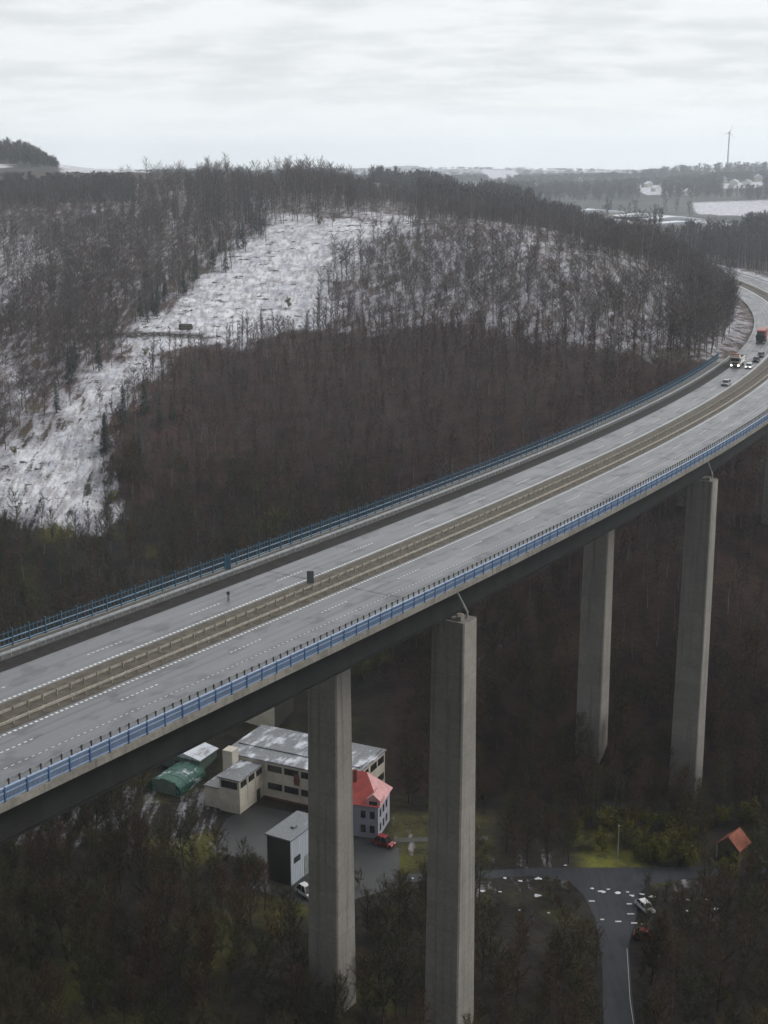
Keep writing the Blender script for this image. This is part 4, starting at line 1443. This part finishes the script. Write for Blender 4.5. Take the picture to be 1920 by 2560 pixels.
X, Y = jitter_grid(-330, 380, 170, 930, 3.6)
keep = (abs(X) < .34 * Y + 30)
X, Y = X[keep], Y[keep]
Z = gz(X, Y)
S_, O_ = road_coords(X, Y)
PB = proj(np.c_[X, Y, Z])
px = PB[:, 0] + 22 * np.sin(X * .21 + 1.7 * np.sin(Y * .09)) + rng.normal(0, 10, len(X))
py = PB[:, 1] + 13 * np.sin(X * .13 + Y * .11) + rng.normal(0, 9, len(X))
dens = np.full(len(X), .40); kind = np.array(['broad'] * len(X), dtype='<U8'); size = rng.uniform(.58, 1.0, len(X))
rnd = rng.random(len(X))
valley = (Z < -55) & (Y < 345)
hollow = Z < -52
inb = in_poly(P_BROWN, px, py) & ~valley
insp = in_poly(P_SPARSE, px, py) & ~valley
incl = in_poly(P_CLEAR, px, py) & ~valley
inls = (in_poly(P_LSNOW, px, py) | in_poly(P_LSNOW2, px, py) | in_poly(P_TSNOW, px, py)) & ~valley
kind[inb] = np.where(rnd[inb] < .82, 'slim', 'broad'); dens[inb] = .6; size[inb] *= 1.12
size[inb & (kind == 'broad')] *= .75
dens[insp] = .34; kind[insp] = np.where(rnd[insp] < .72, 'tall', 'broad'); size[insp] *= .95
lower = inb & (py > 1000) & (rnd > .9)
kind[lower] = 'broad'
thinl = ~valley & ~inb & ~insp & (py < 600) & (px < 640)
dens[thinl] = .27; kind[thinl & (rnd < .5)] = 'tall'; size[thinl] *= .95
dens[incl] = np.where(py[incl] > 760, .03, .006); kind[incl] = np.where(rnd[incl] < .5, 'slim', np.where(rnd[incl] < .8, 'bush', 'tall'))
dens[inls] = .13; kind[inls] = np.where(rnd[inls] < .5, 'tall', 'broad')
ridge = (Y > 690) & ~inls & (~incl) & (~insp) & (px > 430)
kind[ridge] = np.where(rnd[ridge] < .55, 'tall', 'broad'); dens[ridge] = np.where((px[ridge] > 290) & (px[ridge] < 760), .40, .24); size[ridge] *= 1.22
# spruces along the left rim of the clearing and by its lower right rim
rim = [(585, 478), (500, 560), (440, 604), (400, 652), (290, 706), (230, 775), (160, 855), (90, 930)]
rimr = [(228, 930), (230, 1010), (255, 1090), (300, 1000), (330, 900)]


def near_line(line, w):
    d = np.full(len(X), 1e9)
    for a, b in zip(line[:-1], line[1:]):
        ax, ay = a; bx, by = b
        t = np.clip(((px - ax) * (bx - ax) + (py - ay) * (by - ay)) / ((bx - ax) ** 2 + (by - ay) ** 2), 0, 1)
        d = np.minimum(d, np.hypot(px - ax - t * (bx - ax), py - ay - t * (by - ay)))
    return d < w


nr = near_line(rim, 22) & ~valley & ~incl
kind[nr & (rnd < .42)] = 'spruce'; dens[nr] = .6
nr2 = near_line(rimr, 26) & ~valley
kind[nr2 & (rnd < .4)] = 'spruce'; dens[nr2] = np.maximum(dens[nr2], .3)
kind[valley] = np.where(rnd[valley] < .72, 'valley', 'scrub'); dens[valley] = .8
size[~valley] *= (1.0 - .36 * sstep(580, 900, px) * (1 - sstep(1230, 1420, px)) * (1 - sstep(535, 620, py)))[~valley]
crest = (Y > 700) & (px < 300)
size[crest] *= .62
toohigh = crest & (proj(np.c_[X, Y, Z + 17 * size])[:, 1] < 366)
size[toohigh] *= .55; dens[crest] = .5
ok_crest = ~(crest & (proj(np.c_[X, Y, Z + 17 * size])[:, 1] < 366))
low = (Z < -40) & ~valley & ~incl
kind[low] = np.where(rnd[low] < np.where(px[low] > 850, .25, .6), 'valley', 'slim'); dens[low] = .62
dens[(px > 1440) & (py < 800) & (Y < 640)] = .55
ok = (rng.random(len(X)) < dens) & ok_crest
# clear of the motorway, of the deck and of everything that stands in the valley
ok &= ~((S_ > S_ABUT - 4) & (abs(O_) < 21))
under = (S_ > S_START) & (S_ <= S_ABUT) & (O_ > -21) & (O_ < 20)
ok &= ~(under & (Z > -24))
hmax = {'valley': 13.5, 'broad': 17, 'tall': 21, 'slim': 12.5, 'spruce': 14, 'bush': 4.5, 'scrub': 5}
HH = np.array([hmax[k_] for k_ in kind]) * size
ok &= ~(under & (Z + HH > -8))
for s_ in PIER_S:
    for of in (12.3, -9.6):
        c = rp(s_, of)
        ok &= ~((abs(X - c[0]) < 4.6) & (abs(Y - c[1]) < 4.6))
ok &= ~((X > -50) & (X < 4) & (Y > 228) & (Y < 312) & (Z < -60) & (Y > 249 - .35 * (X + 50)) & (HH > 0))
ok &= ~((X > -1) & (X < 24) & (Y > 236) & (Y < 264))
ok &= ~(in_poly(vr, X, Y))
for k_ in range(5):
    pk = proj(np.c_[X, Y, Z + HH * [0, .25, .5, .75, .97][k_]])
    for ip, pl in enumerate(KEEP):
        for dx in (-6, 0, 6):
            hit = in_poly(pl, pk[:, 0] + dx, pk[:, 1]) & (Y < 262)
            if ip == 5:
                hit &= ~((kind == 'scrub') & (rnd > .55)) 
            ok &= ~hit
X, Y, Z, kind, size, HH, px, py, S_, O_ = [a[ok] for a in (X, Y, Z, kind, size, HH, px, py, S_, O_)]

# extra bushes on the meadow and along the junction
bx = []
for _ in range(120):
    qx, qy = random.uniform(1235, 1640), random.uniform(1770, 1905)
    if in_poly(P_MEADOW, np.array([qx]), np.array([qy]))[0] and random.random() > .25:
        continue
    q = ground_at(qx * DISP, qy * DISP, FZ)
    if in_poly(vr, np.array([q[0]]), np.array([q[1]]))[0] or abs(q[0] - 68.5) + abs(q[1] - 244) < 7.5:
        continue
    bx.append((q[0], q[1]))
nb = len(bx)
while len(bx) < nb + 90:
    qy = random.uniform(186, 233); qx = random.choice((-1, 1))
    c_ = float(np.interp(qy, [184, 196, 212, 222, 231], [36.8, 37.8, 40.0, 42.0, 42.3])); hw = float(np.interp(qy, [184, 212, 231], [2.6, 2.9, 6.0]))
    bx.append((c_ + qx * (hw + .9 + abs(random.gauss(0, 3.2))), qy))
for ib, (qx, qy) in enumerate(bx):
    X = np.append(X, qx); Y = np.append(Y, qy); z_ = float(gz(qx, qy)); Z = np.append(Z, z_); kind = np.append(kind, 'bush' if ib < nb else 'scrub')
    sz = random.uniform(.6, 1.1) if ib < nb else random.uniform(.25, .62); size = np.append(size, sz); HH = np.append(HH, 4.2 * sz)
    pp = proj((qx, qy, z_))[0]
    px = np.append(px, pp[0]); py = np.append(py, pp[1]); S_ = np.append(S_, 0); O_ = np.append(O_, 100)

# how large and how free each one shows from the camera
mid = proj(np.c_[X, Y, Z + HH * .6])
inframe = (mid[:, 0] > 5) & (mid[:, 0] < 1654) & (mid[:, 1] > 5) & (mid[:, 1] < 2207)
zz = Z + HH * .75
tt = np.where(zz < -.5, CH / (CH - zz), 1.0)
cs, co = road_coords(X * tt, Y * tt)
t2 = np.where(zz < -6, (CH + 6) / (CH - zz), 1.0)
cs2, co2 = road_coords(X * t2, Y * t2)
hidden = ((zz < -1) & (co > -17) & (co < 16) & (cs < S_ABUT)) | ((zz < -6.5) & (co2 > -13) & (co2 < 12.5) & (cs2 < S_ABUT)) | ((zz < -6.5) & (co < -10) & (co2 > 5))
show = np.where(inframe & ~hidden, HH / mid[:, 2], 0)
# nearest in each image cell shows most
cell = {}
order = np.argsort(mid[:, 2])
front = np.zeros(len(X))
for i in order:
    key = (int(mid[i, 0] // 26), int(mid[i, 1] // 42))
    c = cell.get(key, 0)
    front[i] = 1.0 if c == 0 else (.6 if c == 1 else .2)
    cell[key] = c + 1
score = show * front

INFO = {'valley': ('bare_tree', 'tree'), 'broad': ('bare_tree', 'tree'), 'tall': ('bare_tree', 'tree'), 'slim': ('bare_tree', 'tree'),
        'spruce': ('spruce_tree', 'tree'), 'bush': ('bush', 'bush'), 'scrub': ('shrub', 'shrub')}


def label_of(i):
    k_ = kind[i]
    x_, y_ = px[i], py[i]
    if k_ == 'spruce':
        if y_ < 950 and x_ < 620:
            return 'dark green spruce on the left rim of the snowy clearing', 'spruces on the left rim of the clearing'
        return 'dark spruce at the lower right rim of the snowy clearing', 'spruces on the right rim of the clearing'
    if k_ == 'scrub':
        return 'leafless brown shrub between the bare trees on the valley floor', 'shrubs on the valley floor'
    if k_ == 'bush':
        if Y[i] < 300 and x_ > 1200:
            return 'yellow-green bush around the meadow at the valley junction', 'bushes round the meadow'
        if Y[i] < 345:
            return 'low brownish bush between bare trees on the valley floor', 'bushes on the valley floor'
        return 'small scrubby bush growing on the snowy clearing', 'bushes on the clearing'
    if Y[i] < 330 and Z[i] < -50:
        if x_ < 700:
            return 'dark bare tree in the valley wood at lower left below the bridge', 'valley wood at lower left'
        if x_ < 1290:
            return 'dark bare tree in the valley between the near pier and the valley road', 'valley trees between pier and road'
        return 'dark bare tree in the valley right of the valley road', 'valley trees right of the road'
    if y_ > 1060 and x_ > 900:
        return 'bare tree on the shaded slope seen below the bridge at right', 'trees on the slope below the bridge'
    if k_ == 'slim':
        return 'slender brown young tree in the dense wood just beyond the bridge', 'young trees beyond the bridge'
    if k_ == 'tall' and y_ < 560:
        return 'tall bare tree with pale trunk on the ridge above the clearing', 'tall trees on the ridge'
    if x_ > 680:
        return 'bare tree on the thinly snowed wooded slope right of the clearing', 'trees right of the clearing'
    if y_ > 1000:
        return 'bare tree at the foot of the slope behind the far railing at left', 'trees behind the far railing'
    return 'bare grey-brown tree in the wood left of the snowy clearing', 'trees left of the clearing'


single = np.zeros(len(X), bool)
trees = np.isin(kind, ['valley', 'broad', 'tall', 'slim'])
for mask, cap in ((trees, 300), (kind == 'spruce', 110), (kind == 'bush', 130), (kind == 'scrub', 120)):
    idx = np.where(mask & (score > 0))[0]
    idx = idx[np.argsort(-score[idx])][:cap]
    single[idx] = True
for i in np.where(single)[0]:
    nm, cat = INFO[kind[i]]
    lab, grp = label_of(i)
    tm, cm, _, _ = KIND[kind[i]][int(rng.integers(len(KIND[kind[i]])))]
    r_ = thing(nm, lab, cat, (float(X[i]), float(Y[i]), float(Z[i])), float(rng.uniform(0, 6.28)), grp)
    r_.scale = (float(size[i] * rng.uniform(.9, 1.15)),) * 2 + (float(size[i]),)
    for n_, me in (('trunk' if nm not in ('bush', 'shrub') else 'stems', tm), ('crown', cm)):
        c = bpy.data.objects.new(n_, me); COL.objects.link(c); c.parent = r_


# --- the rest of the woods: one object per kind of growth
def scatter(name, P, scale, variant, meshes, label=None):
    me = bpy.data.meshes.new(name)
    me.from_pydata([tuple(p) for p in P], [], [])
    a = me.attributes.new('size', 'FLOAT_VECTOR', 'POINT'); a.data.foreach_set('vector', np.asarray(scale, np.float32).ravel())
    a = me.attributes.new('variant', 'INT', 'POINT'); a.data.foreach_set('value', np.asarray(variant, np.int32))
    a = me.attributes.new('turn', 'FLOAT_VECTOR', 'POINT')
    tn = np.zeros((len(P), 3), np.float32); tn[:, 2] = rng.uniform(0, 6.28, len(P)); tn[:, :2] = rng.normal(0, .03, (len(P), 2))
    a.data.foreach_set('vector', tn.ravel())
    o = bpy.data.objects.new(name, me); COL.objects.link(o)
    col = bpy.data.collections.new(name + '_forms')
    for i, m_ in enumerate(meshes):
        col.objects.link(bpy.data.objects.new(f'{name}_form_{chr(97 + i)}', m_))
    ng = bpy.data.node_groups.new(name, 'GeometryNodeTree')
    ng.interface.new_socket('Geometry', in_out='INPUT', socket_type='NodeSocketGeometry')
    ng.interface.new_socket('Geometry', in_out='OUTPUT', socket_type='NodeSocketGeometry')
    N, Lk = ng.nodes, ng.links
    gi, go = N.new('NodeGroupInput'), N.new('NodeGroupOutput')
    ip = N.new('GeometryNodeInstanceOnPoints')
    ci = N.new('GeometryNodeCollectionInfo'); ci.inputs['Collection'].default_value = col
    ci.inputs['Separate Children'].default_value = True; ci.inputs['Reset Children'].default_value = True

    def na(n, t):
        q = N.new('GeometryNodeInputNamedAttribute'); q.data_type = t; q.inputs['Name'].default_value = n
        return q.outputs['Attribute']
    Lk.new(gi.outputs[0], ip.inputs['Points']); Lk.new(ci.outputs[0], ip.inputs['Instance'])
    ip.inputs['Pick Instance'].default_value = True
    Lk.new(na('variant', 'INT'), ip.inputs['Instance Index'])
    Lk.new(na('turn', 'FLOAT_VECTOR'), ip.inputs['Rotation'])
    Lk.new(na('size', 'FLOAT_VECTOR'), ip.inputs['Scale'])
    Lk.new(ip.outputs[0], go.inputs[0])
    md = o.modifiers.new('scatter', 'NODES'); md.node_group = ng
    o['kind'] = 'stuff'
    if label:
        o['label'] = label
    return o


ms = []; off = {}
for k_ in ('valley', 'broad', 'tall', 'slim'):
    off[k_] = len(ms); ms += [m_[2] for m_ in KIND[k_]]
sel = np.where(trees & ~single)[0]
scatter('bare_woodland', np.c_[X, Y, Z][sel], np.c_[size[sel], size[sel], size[sel] * rng.uniform(.9, 1.12, len(sel))],
        [off[kind[i]] + int(rng.integers(4)) for i in sel], ms, 'bare brown winter wood covering the hillsides and the valley')
sel = np.where((kind == 'spruce') & ~single)[0]
if len(sel):
    scatter('spruce_growth', np.c_[X, Y, Z][sel], np.c_[size[sel], size[sel], size[sel]], rng.integers(0, 2, len(sel)), [m_[2] for m_ in KIND['spruce']], 'dark spruces inside the wood')
sel = np.where((kind == 'scrub') & ~single)[0]
if len(sel):
    scatter('valley_scrub', np.c_[X, Y, Z][sel], np.c_[size[sel], size[sel], size[sel]], rng.integers(0, 3, len(sel)), [m_[2] for m_ in KIND['scrub']], 'leafless brown scrub under the valley trees')
sel = np.where((kind == 'bush') & ~single)[0]
if len(sel):
    scatter('undergrowth', np.c_[X, Y, Z][sel], np.c_[size[sel], size[sel], size[sel]], rng.integers(0, 3, len(sel)), [m_[2] for m_ in KIND['bush']], 'low brown undergrowth under the trees')

# distant woods
FP = []; FS = []
yy = 850.0
while yy < 5600:
    sp = max(6.5, yy * .0072)
    n = int(1.0 * (yy * .68 + 60) / sp)
    xs = rng.uniform(-.34 * yy - 30, .34 * yy + 30, n)
    ys = yy + rng.uniform(0, sp, n)
    zs = gz(xs, ys)
    pr = proj(np.c_[xs, ys, zs])
    bad = np.zeros(n, bool)
    for pl in P_FIELDS:
        for up in (0, 8, 16, 25):
            bad |= in_poly(pl, pr[:, 0], pr[:, 1] - up * min(1.0, 1300 / yy)) & (pr[:, 0] > 400) | in_poly(pl, pr[:, 0], pr[:, 1])
    s_, o_ = road_coords(xs, ys)
    bad |= (abs(o_) < 24) & (s_ < 1200)
    bad |= (pr[:, 0] > 1150) & (pr[:, 0] < 1610) & (yy > 1000) & (yy < 2050) & (rng.random(n) > .07)
    bad |= (yy > 4300) & (rng.random(n) > .3)
    patch = np.array([mnoise.noise((a * .0035, b * .002, 3.3)) for a, b in zip(xs, ys)])
    bad |= (patch < -.22) & (yy > 1100)
    bad |= (pr[:, 0] < 900) & (yy < 1300) & (pr[:, 0] > 290)
    bad |= (pr[:, 0] <= 290) & (yy < 1300) & (proj(np.c_[xs, ys, zs + 6.5])[:, 1] < 366)
    bad |= (pr[:, 0] > 150 + rng.normal(0, 8, n)) & (pr[:, 0] < 800) & (yy >= 1300) & (yy < 3000) & ((rng.random(n) > .05) | (pr[:, 0] < 190) | (pr[:, 0] > 275))
    w = max(.75, sp * .085)
    for x_, y_, z_, b_, p_ in zip(xs, ys, zs, bad, pr[:, 0]):
        if not b_:
            hsc = random.uniform(.75, 1.15) * (1 if y_ < 3200 else .55)
            if p_ < 295:
                hsc *= .34 if y_ < 1300 else 1 - .75 * float(sstep(50, 150, p_))
            FP.append((x_, y_, z_ - .5)); FS.append((w * random.uniform(.8, 1.2), w * random.uniform(.8, 1.2), hsc))
    yy += sp
scatter('distant_wood', FP, FS, rng.integers(0, 3, len(FP)), [m_[2] for m_ in KIND['far']], 'dark woods of the far country')

# felled brash and stumps on the clearing
g_ = np.random.default_rng(5)
lgs = []
for i in range(3):
    V, F = [], []
    for _ in range(9):
        a = g_.uniform(0, 6.28); l = g_.uniform(.4, 1.6); c = np.array([g_.normal(0, .9), g_.normal(0, .9), g_.uniform(.1, .4)])
        d_ = np.array([math.cos(a), math.sin(a), g_.uniform(-.1, .25)]) * l
        tube_raw(V, F, [c - d_ / 2, c + d_ / 2], [.10, .05], 4)
    lgs.append(mesh_of('brash', [((V, F), M['brash'])]))
bxs, bys = jitter_grid(-260, 60, 370, 760, 3.4)
bz = gz(bxs, bys); bp = proj(np.c_[bxs, bys, bz])
sel = in_poly(P_CLEAR, bp[:, 0], bp[:, 1]) & (rng.random(len(bxs)) < .10)
scatter('felling_brash', np.c_[bxs, bys, bz][sel], np.repeat(rng.uniform(.5, 1.5, sel.sum())[:, None], 3, 1), rng.integers(0, 3, sel.sum()), lgs, 'cut branches and stumps lying on the snowy clearing')

# log pile on the clearing and two long fallen trunks
q = at(465, 822, 545); zb = float(gz(q[0], q[1]))
lp_ = thing('log_pile', 'dark log pile lying on the snow of the clearing', 'log pile', (q[0], q[1], zb), R(5))
for (x, z) in ((-.9, .4), (0, .4), (.9, .4), (-.45, 1.1), (.45, 1.1), (0, 1.75)):
    m = MB(); m.tube((-2.6 + random.uniform(-.3, .3), x, z), (2.6 + random.uniform(-.3, .3), x, z), .42, .34, n=8)
    m.build('log', M['bark'], lp_)

# ------------------------------------------------------------------ haze
HAZE = .00014
hz = MB(); hz.box(gx[0] - 5, gx[-1] + 5, gy[0] - 5, gy[-1] + 5, float(GZ.min()) - 1.0, 185)
mh = bpy.data.materials.new('haze_air'); mh.use_nodes = True
nt = mh.node_tree; nt.nodes.clear()
vo = nt.nodes.new('ShaderNodeVolumePrincipled'); out = nt.nodes.new('ShaderNodeOutputMaterial')
vo.inputs['Color'].default_value = (.86, .93, 1, 1)
vo.inputs['Density'].default_value = HAZE
vo.inputs['Anisotropy'].default_value = .6
nt.links.new(vo.outputs[0], out.inputs['Volume'])
fix_normals(structure(hz.build('haze', mh), 'stuff'))

# ------------------------------------------------------------------ sky and light
SUN_EL, SUN_AZ = 38.0, 95.0         # azimuth measured from +y (view direction) towards +x
w = bpy.data.worlds.new('World'); SC.world = w; w.use_nodes = True
t = NT(w)
bg = t.n['Background']; outw = t.n['World Output']
sky = t.add('ShaderNodeTexSky'); sky.sky_type = 'NISHITA'; sky.sun_disc = False
sky.sun_elevation = R(SUN_EL); sky.sun_rotation = R(SUN_AZ)
t.link(sky.outputs[0], bg.inputs[0]); bg.inputs[1].default_value = .08
co = t.add('ShaderNodeTexCoord').outputs['Generated']
sx = t.add('ShaderNodeSeparateXYZ'); t.link(co, sx.inputs[0])
zc = t.math('MAXIMUM', sx.outputs[2], 0.0)
den = t.math('ADD', zc, .16)
cx = t.add('ShaderNodeCombineXYZ')
t.link(t.math('DIVIDE', sx.outputs[0], den), cx.inputs[0]); t.link(t.math('DIVIDE', sx.outputs[1], den), cx.inputs[1])
n1 = t.noise(t.mapping(cx.outputs[0], (1.0, 1.55, 1)), 1.6, 7, .55)
n2 = t.noise(t.mapping(cx.outputs[0], (1.0, 1.5, 1), (0, 0, .25)), 4.5, 6, .6)
cl_ = t.ramp(t.math('ADD', t.math('MULTIPLY', n1, .68), t.math('MULTIPLY', n2, .32)), .40, .58)
ccol = t.mix(cl_, (.68, .70, .715), (.83, .845, .85))
hor = t.ramp(sx.outputs[2], .005, .075)
ccol = t.mix(hor, (.93, .965, .985), ccol)
zen = t.ramp(sx.outputs[2], .22, .75)
ccol = t.mix(zen, ccol, (.5, .52, .54))
bk = t.add('ShaderNodeVectorMath', operation='DOT_PRODUCT'); t.link(co, bk.inputs[0]); bk.inputs[1].default_value = (-.62, -.78, 0)
ccol = t.mix(t.ramp(bk.outputs['Value'], -.1, .75), ccol, (.27, .28, .295))      # unseen sky behind and left dimmed to darken the pier fronts
fr = t.add('ShaderNodeVectorMath', operation='DOT_PRODUCT'); t.link(co, fr.inputs[0]); fr.inputs[1].default_value = (.42, .80, .43)
ccol = t.mix(t.math('MULTIPLY', t.ramp(fr.outputs['Value'], .45, .95), t.ramp(sx.outputs[2], .13, .30)), ccol, (1.9, 1.9, 1.88))      # bright sky patch added above the frame to light haze and road
below = t.ramp(sx.outputs[2], -.005, -.08)
ccol = t.mix(below, ccol, (.2, .2, .21))
bg2 = t.add('ShaderNodeBackground'); t.link(ccol, bg2.inputs[0]); bg2.inputs[1].default_value = 1.0
mx = t.add('ShaderNodeMixShader'); mx.inputs[0].default_value = .92
t.link(bg.outputs[0], mx.inputs[1]); t.link(bg2.outputs[0], mx.inputs[2]); t.link(mx.outputs[0], outw.inputs[0])

ld = bpy.data.lights.new('sun', 'SUN'); ld.energy = 1.5; ld.angle = R(25); ld.color = (1, .97, .93)
lo = bpy.data.objects.new('sun', ld); COL.objects.link(lo)
dv = Vector((math.sin(R(SUN_AZ)) * math.cos(R(SUN_EL)), math.cos(R(SUN_AZ)) * math.cos(R(SUN_EL)), math.sin(R(SUN_EL))))
lo.rotation_euler = dv.to_track_quat('Z', 'Y').to_euler(); lo.location = (100, 0, 200)

# ------------------------------------------------------------------ camera and render settings
cd = bpy.data.cameras.new('camera'); cam = bpy.data.objects.new('camera', cd); COL.objects.link(cam)
cam.location = (0, 0, CH); cam.rotation_euler = (math.pi / 2 - TH, 0, 0)
cd.sensor_fit = 'VERTICAL'; cd.sensor_height = 24; cd.lens = 24 * FPX / 2560
cd.clip_start = 1; cd.clip_end = 20000
SC.camera = cam
SC.view_settings.view_transform = 'Standard'; SC.view_settings.look = 'None'
SC.view_settings.exposure = .26; SC.view_settings.gamma = 1
SC.render.engine = 'CYCLES'
cy = SC.cycles
cy.max_bounces = 5; cy.diffuse_bounces = 3; cy.glossy_bounces = 2; cy.transmission_bounces = 2; cy.volume_bounces = 2
cy.use_denoising = True
cy.caustics_reflective = False; cy.caustics_refractive = False
